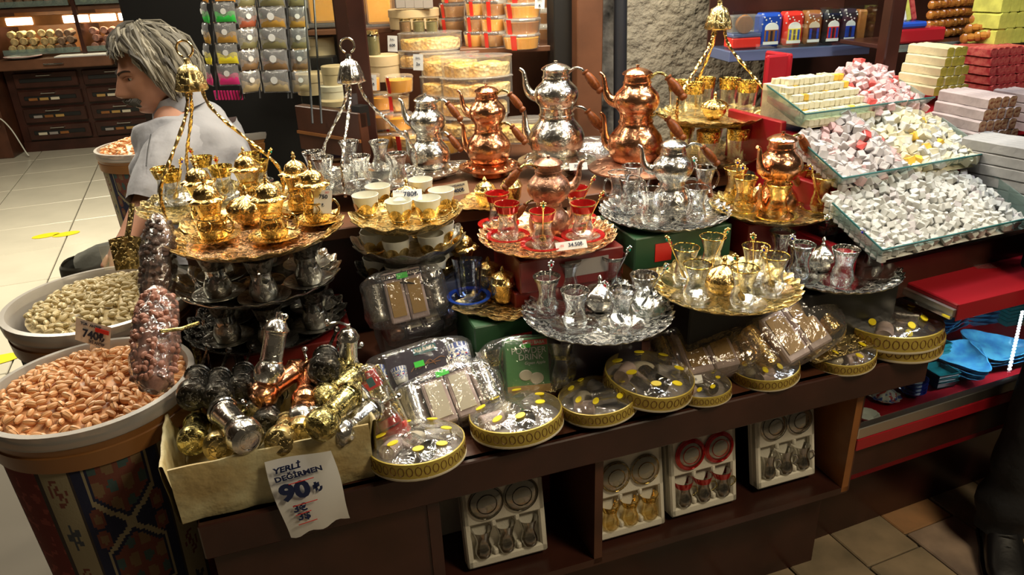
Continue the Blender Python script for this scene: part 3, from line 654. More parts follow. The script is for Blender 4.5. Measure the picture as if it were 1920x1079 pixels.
# T4 silver upper with mugs
z=.985; c,_=tray_at(4,1245,399,z,242,'silvert','silver scalloped tray with handled glass cups around a small silver teapot',N=34)
glass_set('the upper silver tray',[(1160,382),(1185,368),(1318,372),(1303,414),(1180,395),(1220,418)],z,z,'gh',dict(handle=True,band='bandsilver',b0=.086),'ss',{},'upper silver tray',('left','back left','back right','front right','front left','front middle'),
  [(2,(1299,322),'gemg')],'chrome',rots=[R(200),R(-20),R(20),R(10),R(-10),R(5)])
def two_pots(pxb,pyb,z,pyt,body,low,rot,words,wide=1.0,up=.47,grip='handle',rot2=None):
    b=P(pxb,pyb,z); b.z=z; h=heightpx(b,pyt); hl=h*(1-up)/.985; hu=h*up
    lo=pot(hl,low,grip=grip,upper=False,wide=wide*.95); lo.location=b; lo.rotation_euler=(0,0,rot if rot2 is None else rot2); tag(lo,f'lower pot of {words}','teapot')
    u=pot(hu,body,grip=grip,upper=True,wide=wide*1.05); u.location=b+Vector((0,0,hl*.985)); u.rotation_euler=(0,0,rot); tag(u,f'lidded upper pot of {words}','teapot')
    return b,h
two_pots(1257,402,z+.002,257,'silver','silver',R(-12),'the small silver double teapot on the upper silver tray',up=.53,grip='handle')
bb=box_on(0,0,.90,z-.001,.27,.2,'greenbox','green carton directly under the upper silver tray',at=c-VX*.02-UX*.01,parts=lambda r,wx,wy,h:MB().box(-.08,-.035,-wy/2-.002,-wy/2,h*.2,h*.75).build('red_label','red',r,False))
box_on(0,0,.70,.8995,.26,.22,'kraft','brown kraft carton under the green carton of the upper silver tray',at=c-VX*.01+UX*.02)
# T5 gold upper with copper pot
c,_=tray_at(5,1450,389,z,234,'goldpale','gold scalloped tray with gold tea glasses around a copper teapot',N=30)
glass_set('the upper gold tray',[(1375,375),(1500,374),(1537,393),(1393,394),(1455,408)],z,z,'ggt',dict(gm='glassgold',band='bandgold',b0=.085),'sgt',dict(m='glass',rim='bandgold'),'upper gold tray',('back left','back right','right','front left','front middle'),
  [(0,(1380,322),'gemb'),(3,(1398,309),'gemb'),(2,(1514,328),'gemb')])
two_pots(1452,398,z+.002,246,'copper','copper',R(35),'the copper double teapot on the upper gold tray',up=.56)
box_on(0,0,.70,z-.001,.24,.2,'redbox','dark red carton holding up the upper gold tray',at=c+VX*.03)
# T6 red glasses + copper pot
z=.98; c,_=tray_at(6,1026,443,z,258,'rosegold','rose-gold scalloped tray with red-rimmed tea glasses and a copper teapot',N=30)
glass_set('the rose-gold tray',[(935,424),(1080,413),(953,446),(1093,446),(1018,462)],z,z,'gr',dict(band='redband',b0=.066),'sr',dict(m='glass',rim='redband'),'rose-gold tray',('back left','back right','front left','front right','front middle'),
  [(1,(1116,348),'gemr'),(3,(1133,374),'gemr'),(4,(1023,393),'gemg')])
two_pots(1030,437,z+.002,291,'copperdk','copperdk',R(196),'the dull copper double teapot among the red-rimmed glasses',up=.56)
box_on(0,0,.90,z-.001,.26,.2,'redbox','red carton with a grey label under the rose-gold tray',at=c-VX*.01+UX*.02,parts=lambda r,wx,wy,h:MB().box(-.02,.09,-wy/2-.002,-wy/2,h*.3,h*.8).build('grey_label','greybox',r,False))
box_on(0,0,.70,.8995,.24,.2,'redbox','second red carton, under the red carton of the rose-gold tray',at=c+VX*.0+UX*.0)
cc=card(.075,.02,lines=[('34.50₺',.013,.01,0,None,.02),('-90',.008,-.024,0,'inkr',0)]); cc.location=P(1070,459,z+.02)-VX*.004; cc.rotation_euler=(R(-35),0,R(14)); tag(cc,'white price strip lying on the front edge of the rose-gold tray','price card')
# T7 coffee cups
z=1.035; c,Rr=tray_at(7,762,408,z,208,'goldpale','gold scalloped tray with white coffee cups in gold holders',N=12,wave=.005,sc_=.035,lip=.024)
ck=K('cup',coffee_cup)
for (px,py),nm in zip([(689,406),(712,388),(751,418),(804,413),(830,396),(791,375)],['left','back left','front left','front right','right','back right']):
    p=P(px,py,z); ck.put(f'{nm} white coffee cup in a gold holder on the gold cup tray',(p.x,p.y,z+.002),rnd.random()*6,'coffee cups on the gold tray')
p=P(766,392,z); gb.put('domed gold sugar bowl behind the price card on the gold cup tray',(p.x,p.y,z+.002),0,None,.95)
cc=card(.07,.028,lines=[('780₺',.017,.008,.001,None,.02),('CAFE SET',.006,-.02,.009,None,0),('_______',.006,.008,-.010,'inkr',0)]); cc.location=P(764,366,z+.058); cc.rotation_euler=(R(-38),0,R(4)); tag(cc,'white handwritten price card resting on the coffee cups','price card')
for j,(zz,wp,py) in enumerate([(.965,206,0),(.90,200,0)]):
    t=tray(Rr*(1.02-.02*j),'tin' if j==0 else 'gun',12,wave=.006,sc_=.035,lip=.03); t.location=(c.x,c.y,zz); tag(t,['dark silver scalloped tray stacked just under the gold cup tray','lowest dark scalloped tray in the stack under the coffee cups'][j],'tray')  # darker metals hold the shade inside the cup stack
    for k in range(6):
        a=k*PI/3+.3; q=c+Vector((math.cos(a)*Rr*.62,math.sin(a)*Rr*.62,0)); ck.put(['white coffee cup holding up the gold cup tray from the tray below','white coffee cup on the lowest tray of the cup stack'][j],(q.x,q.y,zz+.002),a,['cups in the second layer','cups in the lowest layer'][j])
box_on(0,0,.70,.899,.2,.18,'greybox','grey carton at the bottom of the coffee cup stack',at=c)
# T8 gold lidded glasses
z=1.055; c,Rr=tray_at(8,482,438,z,322,'rosegold','big shining gold scalloped tray full of lidded gold tea glasses',N=22,wave=.004,sc_=.022,lip=.024,rim='goldt')
lk=K('lg',lidded_glass); gsc=K('gsau',saucer,m='gold',rr_=.056,flute=.03)
for (px,py),nm,rt in zip([(403,446),(516,444),(596,414),(565,392),(473,380),(386,408)],['front left','front middle','right','back right','back middle','back left'],[0,.3,.2,-.6,.5,2]):
    p=P(px,py,z+.01); gsc.put(f'{nm} gold saucer on the big gold tray',(p.x,p.y,z+.002),0,'gold saucers on the big tray'); lk.put(f'{nm} gold-lidded tea glass on the big gold tray',(p.x,p.y,z+.009),rt-.3,'lidded glasses on the big gold tray',1.05)
p=P(470,422,z); gb.put('gold sugar bowl with pointed lid in the middle of the big gold tray',(p.x,p.y,z+.002),0,None,1.15)
cc=card(.04,.055,lines=[('750',.013,0,.012,None,.02),('₺',.012,0,-.008,None,0),('SET',.006,.008,.022,'inkr',0)]); cc.location=P(603,372,z+.06)-VX*.03; cc.rotation_euler=(0,R(10),R(20)); tag(cc,'small white price tag leaning on the right lidded glass','price card')
cT8=c
# stack under T8: silver tray with lidded cups, lower tray in metal darkened for shade
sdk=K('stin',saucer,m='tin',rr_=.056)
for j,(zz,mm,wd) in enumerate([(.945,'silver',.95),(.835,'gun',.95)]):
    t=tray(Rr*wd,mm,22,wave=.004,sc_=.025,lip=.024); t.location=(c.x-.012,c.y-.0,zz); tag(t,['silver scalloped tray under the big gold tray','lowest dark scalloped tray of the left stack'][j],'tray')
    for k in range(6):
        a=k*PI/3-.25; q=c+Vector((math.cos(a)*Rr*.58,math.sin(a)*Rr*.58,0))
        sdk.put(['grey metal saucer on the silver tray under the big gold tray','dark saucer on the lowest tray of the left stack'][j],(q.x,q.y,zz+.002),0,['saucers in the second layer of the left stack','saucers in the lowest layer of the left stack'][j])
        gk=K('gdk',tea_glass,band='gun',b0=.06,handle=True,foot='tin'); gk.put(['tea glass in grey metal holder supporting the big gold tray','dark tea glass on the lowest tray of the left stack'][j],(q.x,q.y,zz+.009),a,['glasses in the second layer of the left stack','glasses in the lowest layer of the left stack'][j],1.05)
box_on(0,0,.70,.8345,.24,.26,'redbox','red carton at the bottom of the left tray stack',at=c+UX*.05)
# carriers
z=1.045; b=P(406,388,z); h=heightpx(b,166); Rr=widthpx(b,272)/2
o=carrier(Rr,h,'goldpale','goldp',R(250)); o.location=b; tag(o,'gold hanging tray with three twisted arms, bell and ring at left','tray carrier')
glass_set('the gold hanging tray',[(318,375),(331,382),(388,352),(478,345),(492,362),(424,372)],z,z,'gg2',dict(band='bandgold',b0=.062),'ss',{},'gold hanging tray',('far left','front left','back left','back right','right','middle'),[(2,(352,280),'gemr'),(4,(510,288),'gemg'),(1,(345,305),'gemb'),(5,(405,300),'gemr')])
# carrier silver
z=1.03; b=P(682,345,z); h=heightpx(b,152); Rr=widthpx(b,225)/2
o=carrier(Rr,h,'silver','silver',R(262)); o.location=b; tag(o,'silver hanging tray with three twisted arms, bell and ring','tray carrier')
glass_set('the silver hanging tray',[(594,340),(612,352),(660,318),(680,350),(716,318),(748,345)],z,z,'gs2',dict(band='bandsilver',b0=.080),'ss',{},'silver hanging tray',('far left','front left','back middle','front middle','back right','right'))
# carrier back right (double)
z=1.155; b=P(1334,224,z); h=heightpx(b,52); Rr=widthpx(b,206)/2
o=carrier(Rr,h,'goldpale','goldp',R(215),ring=True); o.location=b; tag(o,'tall gold hanging tray carrier in front of the plaster wall','tray carrier')
gl=K('straight',tea_glass,gm='glass',band='bandgold',b0=.060,h=.085,s=.95,straight=True)
for (px,py),nm in zip([(1270,212),(1298,218),(1318,206),(1364,208),(1398,215)],['far left','front left','back middle','back right','right']):
    p=P(px,py,z); gl.put(f'{nm} straight gold-rimmed glass on the tall gold carrier',(p.x,p.y,z+.004),0,'straight glasses on the tall carrier',1.1)
p=P(1338,224,z); gb.put('little gold sugar bowl with glass-like lid on the tall gold carrier',(p.x,p.y,z+.002),0,None,.95)
t=tray(Rr*.98,'goldpale',22,wave=.004); t.location=(b.x,b.y,z-.115); tag(t,'second gold scalloped tray below the tall gold carrier','tray')
for k in range(6):
    a=k*PI/3+.2; q=b+Vector((math.cos(a)*Rr*.58,math.sin(a)*Rr*.58,0)); gl.put('gold-patterned glass on the lower tray of the tall carrier',(q.x,q.y,z-.111),0,'glasses on the lower tray of the tall carrier',1.15)
sk=thing('tray_stand','dark gold pedestal foot under the two trays of the tall carrier','stand',(b.x,b.y,.9995)); MB().lathe([(0,0),(.07,0),(.075,.004),(.03,.012),(.02,.02),(.02,z-.115-1.0-.006),(.04,z-.115-1.0),(0,z-.115-1.0)],24).build('foot','copperdk',sk)
# big teapots on the shelf
def dish_stand(b,h,Rr,m,label):
    r=thing('pot_stand',label,'stand',(b.x,b.y,1.0)); zt=b.z-1.0
    MB().lathe([(0,0),(Rr*.55,0),(Rr*.58,.004),(Rr*.5,zt*.35),(Rr*.62,zt*.6),(Rr,zt*.62),(Rr*1.0,zt*.70),(Rr*.86,zt*.80),(Rr*.6,zt*.98),(0,zt)],40,cap=False).build('pedestal',m,r)
    for k in range(14):
        a=k*2*PI/14; p_=MB().ball((0,0,0),.010,.005,.0025,8,4).build('petal_boss',m,r); p_.location=(math.cos(a)*Rr*.78,math.sin(a)*Rr*.78,zt*.88); p_.rotation_euler=(0,R(16),a)
z=1.035; b,h=two_pots(808,312,z,174,'silver','silver',R(-28),'the grey silver double teapot left on the back shelf',up=.52); dish_stand(b,h,.085,'silver','flat silver stand under the left silver double teapot')
z=1.045; b,h=two_pots(918,302,z,157,'copper','copper',R(-25),'the shiny copper double teapot on the back shelf',up=.50); dish_stand(b,h,.095,'copper','flared copper stand under the shiny copper double teapot')
z=1.06; b,h=two_pots(1044,288,z,113,'silver','silver',R(-25),'the tall silver double teapot in the middle of the back shelf',wide=1.02,up=.49); dish_stand(b,h,.12,'silver','wide silver stand under the tall silver double teapot')
z=1.06; b,h=two_pots(1190,300,z,121,'copper','copper',R(-30),'the tall copper double teapot in front of the plaster wall',wide=1.0,up=.50); dish_stand(b,h,.135,'copperdk','wide flared copper stand under the tall copper double teapot')
def wrap(loc,label,rx_,ry_,rz_,rot=0,amp=.25,m='film2',seed=1):
    mb=MB()
    def fn(u,v):
        a=2*PI*u; e=-PI/2+PI*v; d=Vector((math.cos(a)*math.cos(e),math.sin(a)*math.cos(e),math.sin(e)))
        k=1+amp*noise.noise(d*2.3+Vector((seed*7,0,0)))+amp*.4*noise.noise(d*6+Vector((0,seed*3,0)))
        return (d.x*rx_*k,d.y*ry_*k,max(d.z*rz_*k,-rz_*.55))
    mb.grid(fn,36,20,True); o=mb.build('plastic_wrap',m,ang=180); o.location=loc; o.rotation_euler=(0,0,rot); tag(o,label,'wrapping'); return o
p=P(850,322,1.0); wrap((p.x,p.y,1.012),'crumpled clear plastic under the left silver double teapot',.075,.05,.02,.2,seed=2)
p=P(1085,296,1.0); wrap((p.x+.04,p.y,1.03),'crumpled clear plastic bag around the foot of the tall silver teapot',.10,.08,.035,.4,seed=4)
cc=card(.05,.02,lines=[('750₺',.012,.0,0,None,.02)]); cc.location=P(1058,297,1.085)-VX*.1; cc.rotation_euler=(R(-25),0,R(8)); tag(cc,'white price strip below the tall silver double teapot','price card')
cc=card(.085,.034,'cream',lines=[('BAKIR ÇAYDANLIK',.008,0,.009,None,.03),('2400₺',.014,.012,-.005,None,.03)],name='price_card'); cc.location=P(850,356,1.03); cc.rotation_euler=(R(-12),R(-6),R(12)); tag(cc,'cream card with black lettering on the back shelf edge','price card')
# small gold coffee sets on the shelf edge and on the green carton
def star_tray(s=1.0):
    r=thing('small_tray','t','tray'); MB().lathe([(0,.001),(.05,.001),(.07,.006),(.085,.012),(.084,.010),(.07,.003),(0,0)],64,lambda q,z,t:(q*s*(1+(.13*math.cos(4*t)+.03*math.cos(16*t) if q>.06 else 0)),z*s),cap=False).build('plate','goldt',r,ang=50); return r
def gold_cup():
    r=thing('lidded_coffee_cup','c','cup'); MB().lathe([(0,0),(.017,0),(.019,.004),(.024,.014),(.026,.034),(.026,.040)],28,cap=False).build('cup_body','gold',r)
    l=MB().lathe([(.028,.040),(.029,.043),(.026,.046),(.022,.056),(.012,.062),(.004,.065)],28,cap=False).build('lid','gold',r); MB().lathe([(.004,.064),(.006,.069),(.003,.074),(0,.077)],10).build('lid_knob','gold',l); return r
st_=K('star',star_tray); gc=K('gcup',gold_cup)
p=P(915,386,1.0); st_.put('small gold square tray with lidded cups on the back shelf edge',(p.x,p.y,1.001),.5,None,1.0)
for px,py,l in ((911,386,'gold lidded coffee cup on the small tray at the back shelf edge'),(960,378,'gold lidded coffee cup half hidden by the wooden teapot handle')): p=P(px,py,1.004); gc.put(l,(p.x,p.y,1.004),0,None,1.05)
zg=.86
c=P(935,575,zg)
box_on(0,0,.70,zg,.17,.17,'greenbox','green carton with a red label behind the packed green apple drink',at=c,parts=lambda r,wx,wy,h:(MB().box(.0,.05,-wy/2-.002,-wy/2,h*.55,h*.78).build('red_label','red',r,False),text('VELVET',.02,'cream',r,(-.03,-wy/2-.002,h*.35))))
st_.put('gold square tray with gold lidded cups on the green carton',(c.x,c.y,zg+.001),.3,None,1.15)
for px,py,l in ((945,568,'front gold lidded coffee cup on the green carton'),(918,548,'back gold lidded coffee cup on the green carton')): p=P(px,py,zg); gc.put(l,(p.x,p.y,zg+.006),0,None,1.15)
p=P(872,530,zg); k=K('lg3',lidded_glass,'gold','glassgold'); k.put('tall gold lidded glass beside the black scalloped trays',(p.x,p.y,zg+.006),0,None,1.05)
p=P(880,568,zg); K('blueg',tea_glass,gm='glassblue',h=.08,s=1.0,straight=True).put('clear glass with a blue edge lying forward on the small gold tray',(p.x,p.y,zg+.012),(R(-14),R(0),0),None,1.2)
K('bluesau',saucer,m='glassblue',rim='cdblue').put('blue-rimmed glass saucer under the tilted blue glass',(p.x,p.y,zg+.004),0)
# ================================================================ counter goods
# mill box
bx=thing('mill_crate','off-white paper-wrapped open box full of pepper mills','box',UV(-.345,.135,.70),YAW+R(1.5))
wx,wy,hh=.345,.245,.125
wv=lambda u,v,s:.003*noise.noise((u*9+s,v*4,s))
mb=MB()
def wall(x0,y0,x1,y1,th=.010):
    d=Vector((x1-x0,y1-y0,0)); L=d.length; d.normalize(); n=Vector((d.y,-d.x,0))
    def fn(u,v):
        a=v*2*PI; off=th*.5*math.cos(a); zz=hh*.5+hh*.5*max(-1,min(1,1.35*math.sin(a)))
        lean=.012*(zz/hh)
        return tuple(Vector((x0,y0,0))+d*(L*u)+n*(off+lean+wv(u,zz*8,x0*9+y0))+Vector((0,0,zz+.003*noise.noise((u*6,zz*3,x0)))))
    mb.grid(fn,30,17)
wall(-wx/2,-wy/2,wx/2,-wy/2); wall(wx/2,-wy/2,wx/2,wy/2); wall(wx/2,wy/2,-wx/2,wy/2); wall(-wx/2,wy/2,-wx/2,-wy/2)
mb.build('wrapped_walls','board',bx,ang=60); MB().box(-wx/2,wx/2,-wy/2,wy/2,.001,.012).build('box_floor','board',bx,False)
KM={m:K('mill'+m,mill,m) for m in ('brass','gun','copper','silver','goldpale')}
KM2={m:K('millt'+m,mill,m,.15) for m in ('brass','gun','copperdk')}
def lie(m,b,t,z,label,dz=0.0,roll=0,sc_=1.0,D=None):
    sc_*=1.08
    """mill lying from base pixel b to cap pixel t"""
    B=P(*b,z); T=P(*t,z+dz); d=(T-B).normalized(); q=d.to_track_quat('Z','X')@Euler((0,0,roll)).to_quaternion(); KM[m].put(label,B,q.to_euler(),'pepper mills in the white box',sc_)
zb=.815
lie('copper',(478,752),(555,695),zb+.028,'shiny copper pepper mill lying at the centre of the white box',.015,1,1.06)
lie('copper',(572,762),(578,690),zb+.020,'second copper pepper mill, right of the centre one in the white box',.01,0,1.0)
lie('brass',(590,810),(660,735),zb+.038,'pale brass pepper mill on top at the right of the white box',.012,2.6,1.12)
lie('brass',(596,758),(668,702),zb+.022,'brass pepper mill behind the pale one at the right side of the white box',.01,2,1.08)
lie('brass',(360,832),(372,782),zb+.008,'brass mill with its ring base showing, front left corner of the white box',-.03,2,1.02)
lie('goldpale',(408,844),(428,790),zb+.008,'yellow brass mill next to the front left corner mill of the white box',-.03,1,1.02)
lie('goldpale',(522,834),(545,782),zb+.012,'yellow brass mill with flat base up at the middle front of the white box',-.03,1,1.02)
lie('silver',(468,828),(412,765),zb+.036,'grey silver pepper mill lying across the front of the white box',.008,2.0,1.18)
lie('silver',(502,718),(512,655),zb+.055,'bright silver pepper mill standing tilted at the back of the white box',.06,1,1.05)
lie('gun',(360,748),(372,705),zb+.055,'dark mill with its base forward at the back left corner of the white box',-.015,.5,1.12)
lie('gun',(408,752),(412,712),zb+.045,'dark mill next to the corner one at the back left of the white box',-.012,.5,1.10)
lie('gun',(452,735),(458,690),zb+.03,'dark mill third from the back left corner of the white box',-.012,.5,1.0)
lie('gun',(607,700),(612,668),zb+.065,'dark mill with hollow base towards the viewer, back right of the white box',-.03,.5,1.18)
lie('gun',(585,735),(606,700),zb+.012,'dark mill below the hollow one in the white box',.0,.5,1.0)
lie('goldpale',(562,818),(570,765),zb+.0,'yellow mill deep between the brass mills of the white box',.0,1,1.0)
lie('gun',(500,800),(508,755),zb-.005,'small dark mill under the copper mills',.0,1,1.0)
lie('silver',(545,790),(600,775),zb+.004,'silver mill under the pale brass mill',.0,1,1.0)
lie('silver',(625,820),(668,790),zb-.002,'embossed silver mill at the front right corner of the white box',.0,1,1.05)
lie('brass',(655,745),(648,690),zb+.012,'brass mill at the right edge of the white box, crank up',.02,1,.95)
lie('brass',(430,800),(380,745),zb-.012,'brass mill hidden low at the left of the white box',.0,1,1.0)
lie('silver',(470,780),(520,735),zb-.012,'silver mill deep in the middle of the white box',.0,1,1.0)
lie('silver',(653,706),(653,652),zb+.0,'silver mill with crank standing at the back right corner of the white box',.07,.2,.95)
for (px,py,z,m,l) in ((385,712,.70,'brass','tall brass mill standing behind the left end of the white box'),(462,725,.70,'gun','tall dark mill standing behind the white box'),(632,650,.72,'copperdk','tall dull copper mill standing behind the right end of the white box')):
    top={'brass':625,'gun':638,'copperdk':575}[m]; b=P(px,py,z) if m!='x' else None; h=heightpx(b,top); KM2[m].put(l,b,rnd.random(),None,h/.159)
# price sheet
sg=thing('price_sheet','white hanging price sheet with a big blue 90 on the white box','sign',UV(-.30,-.012,.805),YAW+R(-3))
def sh(u,v):
    x=(u-.5)*.115+ (v*.018)+.006*math.sin(v*5)*(u-.5); z=-v*(.165-.018*u+.004*math.sin(u*14)*(v>.9)); return (x,-.004-.018*math.sin(v*2.2)+.003*math.sin(u*5+v*3),z)
MB().grid(sh,14,18).build('paper_sheet','paperw',sg)
yy=-.0285
text('YERLİ',.018,'inkb',sg,(-.022,yy+.010,-.012),(PI/2+.15,R(-6),0),bold=.04,shear=.2)
text('DEĞİRMEN',.0165,'inkb',sg,(-.003,yy+.006,-.026),(PI/2+.15,R(-6),0),bold=.04)
text('90',.052,'inkb',sg,(-.014,yy+.001,-.058),(PI/2+.08,R(-4),0),bold=.05); text('₺',.03,'inkb',sg,(.026,yy+.001,-.058),(PI/2+.08,R(-4),0),bold=.03)
text('3€',.022,'inkb',sg,(-.010,yy,-.095),(PI/2,R(-4),0),bold=.03); text('3$',.022,'inkb',sg,(-.006,yy+.001,-.115),(PI/2,R(-4),0),bold=.03)
for x0,x1,z_ in ((-.022,.022,-.036),(-.022,.022,-.085),(-.020,.008,-.106),(-.018,.016,-.128)): MB().tube([(x0,yy-.002,z_-.002),(x1,yy-.002,z_+.003)],.0009,5).build('red_underline','inkr',sg)
# ---------------------------------------------------------------- round gift packs
def gift(seed=0,band='goldpale',Rr=.083):
    r=thing('gift_pack','g','gift set'); q=random.Random(seed)
    MB().lathe([(0,.0),(Rr*.98,0),(Rr*1.02,.003),(Rr*1.02,.006),(0,.006)],48,cap=False).build('base_plate','cream',r)
    MB().lathe([(Rr,.004),(Rr*1.01,.006),(Rr*1.01,.032),(Rr*.985,.033),(Rr*.985,.008)],48,cap=False).build('patterned_band',G['bandp'],r)
    # ring ornament on the band
    mb=MB()
    for k in range(36):
        a=2*PI*k/36; c,s=math.cos(a),math.sin(a); n=8
        pts=[]
        for j in range(n+1):
            t=2*PI*j/n; o=.0052*math.cos(t); z=.019+.008*math.sin(t); aa=a+o/Rr; pts.append((math.cos(aa)*Rr*1.012,math.sin(aa)*Rr*1.012,z))
        mb.tube(pts,.0008,4)
    mb.build('ring_ornament','darkprint' if False else G['brownp'],r)['kind']='stuff'
    MB().lathe([(0,.010),(Rr*.98,.010)],32,cap=False).build('inner_card','greybox',r)
    c=MB().lathe([(0,-.03),(.0155,-.03),(.017,-.027),(.0165,.012),(.0185,.026),(.0175,.027),(.0150,.012),(.015,-.02)],22,cap=False).build('metal_cup','silver',r); c.location=(0,-.02,.031); c.rotation_euler=(R(86),0,R(q.uniform(-30,30)))
    for k in range(2):
        c2=MB().lathe([(0,-.02),(.015,-.02),(.016,.02),(.014,.022),(0,.018)],18,cap=False).build('wrapped_candy',['greybox','pinkbox'][k],r); a=q.uniform(0,6); c2.location=((-1)**k*.042,.015,.022); c2.rotation_euler=(R(90),0,a)
    MB().ball((0,.035,.018),.026,.02,.014,14,7).build('wrapped_sweet','cream',r)
    def dome(u,v):
        a=2*PI*u; rr2=Rr*.99*(1-v); z=.033+.017*math.sin(v*PI/2)**.8+.0055*noise.noise((rr2*40*math.cos(a)+seed*9,rr2*40*math.sin(a),seed)); return (rr2*math.cos(a),rr2*math.sin(a),z if v>0 else .033)
    MB().grid(dome,48,12,True).build('clear_film_top','film',r,ang=180)
    for k in range(7):
        a=2*PI*k/7+q.uniform(-.2,.2); rr2=Rr*q.uniform(.5,.78); z=.033+.017*math.sin((1-rr2/Rr/.99)*PI/2)**.8+.003
        o=MB().lathe([(0,.0014),(.0085,.0014),(.0088,0),(0,0)],16,cap=False,sx=1.15,sy=.72).build('oval_label','yellow',r,False); o.location=(rr2*math.cos(a),rr2*math.sin(a),z); o.rotation_euler=(-R(14)*math.sin(a),R(14)*math.cos(a),0)
    return r
G['bandp']=mat('printed_gold_band',(.55,.42,.08),.35,.2); G['brownp']=mat('brown_ornament_print',(.16,.07,.015),.5)
gk=[Kind(gift(i)) for i in range(3)]
def pack(i,px,py,z,wpx,label,tilt=(0,0),rz=0):
    c=P(px,py,z); s=widthpx(c,wpx)/(.083*2.04); return gk[i].put(label,(c.x,c.y,z),Euler((R(tilt[0]),R(tilt[1]),YAW+rz)),None,s)
pack(0,785,858,.716,182,'round gold-banded gift pack nearest the white box at the counter edge',(-8,0))
pack(1,970,800,.716,176,'round gold-banded gift pack at the counter edge below the green apple pack',(-8,0),.3)
pack(2,1122,765,.713,148,'small round gold-banded gift pack half under the big tilted one',(-6,0),.8)
pack(0,1213,727,.735,168,'tilted round gift pack lying on two others under the front silver tray',(3,6),-.2)
pack(1,1315,738,.703,110,'round gift pack at the counter edge right of the tilted one, with a small tag',(-4,0),.5)
pack(2,1432,702,.703,128,'round gift pack under the two bagged cup sets near the counter edge',(-5,0),1.4)
pack(0,1574,672,.703,125,'round gift pack lower right, below the pair of stacked ones',(-6,0),2)
pack(1,1668,630,.725,176,'round gift pack at the far right end of the counter, upper of two',(-3,3),.9)
pack(2,1672,643,.703,170,'round gift pack at the far right end of the counter, lower of two',(0,0),.9)
cc=card(.03,.018,lines=[('₺',.008,0,0,None,0)]); cc.location=P(1305,712,.745); cc.rotation_euler=(R(-40),0,R(10)); tag(cc,'small white tag on the round gift pack right of the tilted one','price card')
# ---------------------------------------------------------------- bagged cup sets
def cup_lying(m,L=.075,r0=.021):
    return MB().lathe([(0,0),(r0*.85,0),(r0*.95,.002),(r0,.006),(r0*.96,.016),(r0*.92,.02),(r0*.95,L*.6),(r0*1.05,L),(r0*.98,L),(r0*.86,L*.6),(r0*.8,.02)],26,cap=False)
def cupset(name,label,loc,rot,cupm,boxm,wb=.085,hb=.11,tb=.04,words=(),film=True,stick=True,s=1.0,two=True,seed=1,boxes=2,cupr=.021,cupL=.08,cat='gift set'):
    r=thing(name,label,cat,loc,rot); r.scale=(s,)*3
    cx=[-wb*.25,wb*.25] if boxes==2 else [0]
    for k,x in enumerate(cx):
        w_=wb/boxes-.002; o=MB().box(x-w_/2,x+w_/2,-tb/2,tb/2,0,hb,.003).build('printed_box',boxm,r,False)
    MB().box(-wb/2,wb/2,-tb/2-.0022,-tb/2-.0008,hb*.86,hb*.97).build('header_strip','darkbox' if boxm!='applegreen' else 'red',r,False)
    if boxes==2:
        for x in cx: MB().box(x-wb*.17,x+wb*.17,-tb/2-.0022,-tb/2-.0004,hb*.12,hb*.80).build('front_window','cream' if seed%2 else 'kraft',r,False)
    for (t,sz,x,z,i,b) in words: text(t,sz,i,r,(x,-tb/2-.0034,z),bold=b)
    if stick: MB().box(-.012,.012,-tb/2-.006,-tb/2-.0045,hb*.84,hb*.95).build('green_sticker','green',r,False)
    if two:
        for sg_ in (-1,1):
            c=cup_lying(cupm,cupL,cupr).build('metal_cup',cupm,r); c.location=(sg_*(wb/2+cupr*1.05),-.005,hb*.10); c.rotation_euler=(R(-5),0,sg_*.2)
    if film:
        W=wb/2+ (cupr*2.3 if two else .01); 
        def fn(u,v):
            a=2*PI*u; e=-PI/2+PI*v
            cx_=math.copysign(abs(math.cos(a))**.55,math.cos(a)); sy_=math.copysign(abs(math.sin(a))**.55,math.sin(a)); ce=abs(math.cos(e))**.45; se=math.copysign(abs(math.sin(e))**.6,math.sin(e))
            k=1+.10*noise.noise((cx_*2+seed*5,sy_*2,se*2))+.04*noise.noise((cx_*7+seed,sy_*7,se*7))
            return (cx_*ce*W*k*1.03,sy_*ce*(tb/2+.016)*k,hb*.48+se*hb*.56*k)
        MB().grid(fn,44,22,True).build('plastic_film','film2',r,ang=180)
    return r
DKH=[('12 ADET TE',.0085,-.022,.1005,'cream',.01),('ANLIK',.0095,.026,.1005,'cream',.01)]
cupset('cup_gift_set','dark bagged gift set of two pewter cups standing below the coffee cup stack',P(770,600,.84),(R(-22),R(-4),YAW),'tin','pinkbox',words=DKH,s=1.08,seed=2)
cupset('cup_gift_set','bagged brass and copper cups lying behind the dark printed box',P(800,625,.80),(R(-60),R(-4),YAW+.1),'copperdk','darkbox',wb=.10,words=(),s=.95,seed=3)
cupset('cup_gift_set','dark printed gift box with two blue flowered cups, green price sticker in the middle',P(795,690,.755),(R(-42),R(0),YAW-.05),'iz','darkbox',wb=.115,boxes=1,cupr=.026,cupL=.06,words=[('ALI BABA',.010,.012,.098,'cream',.02)],s=1.0,seed=4) if False else None
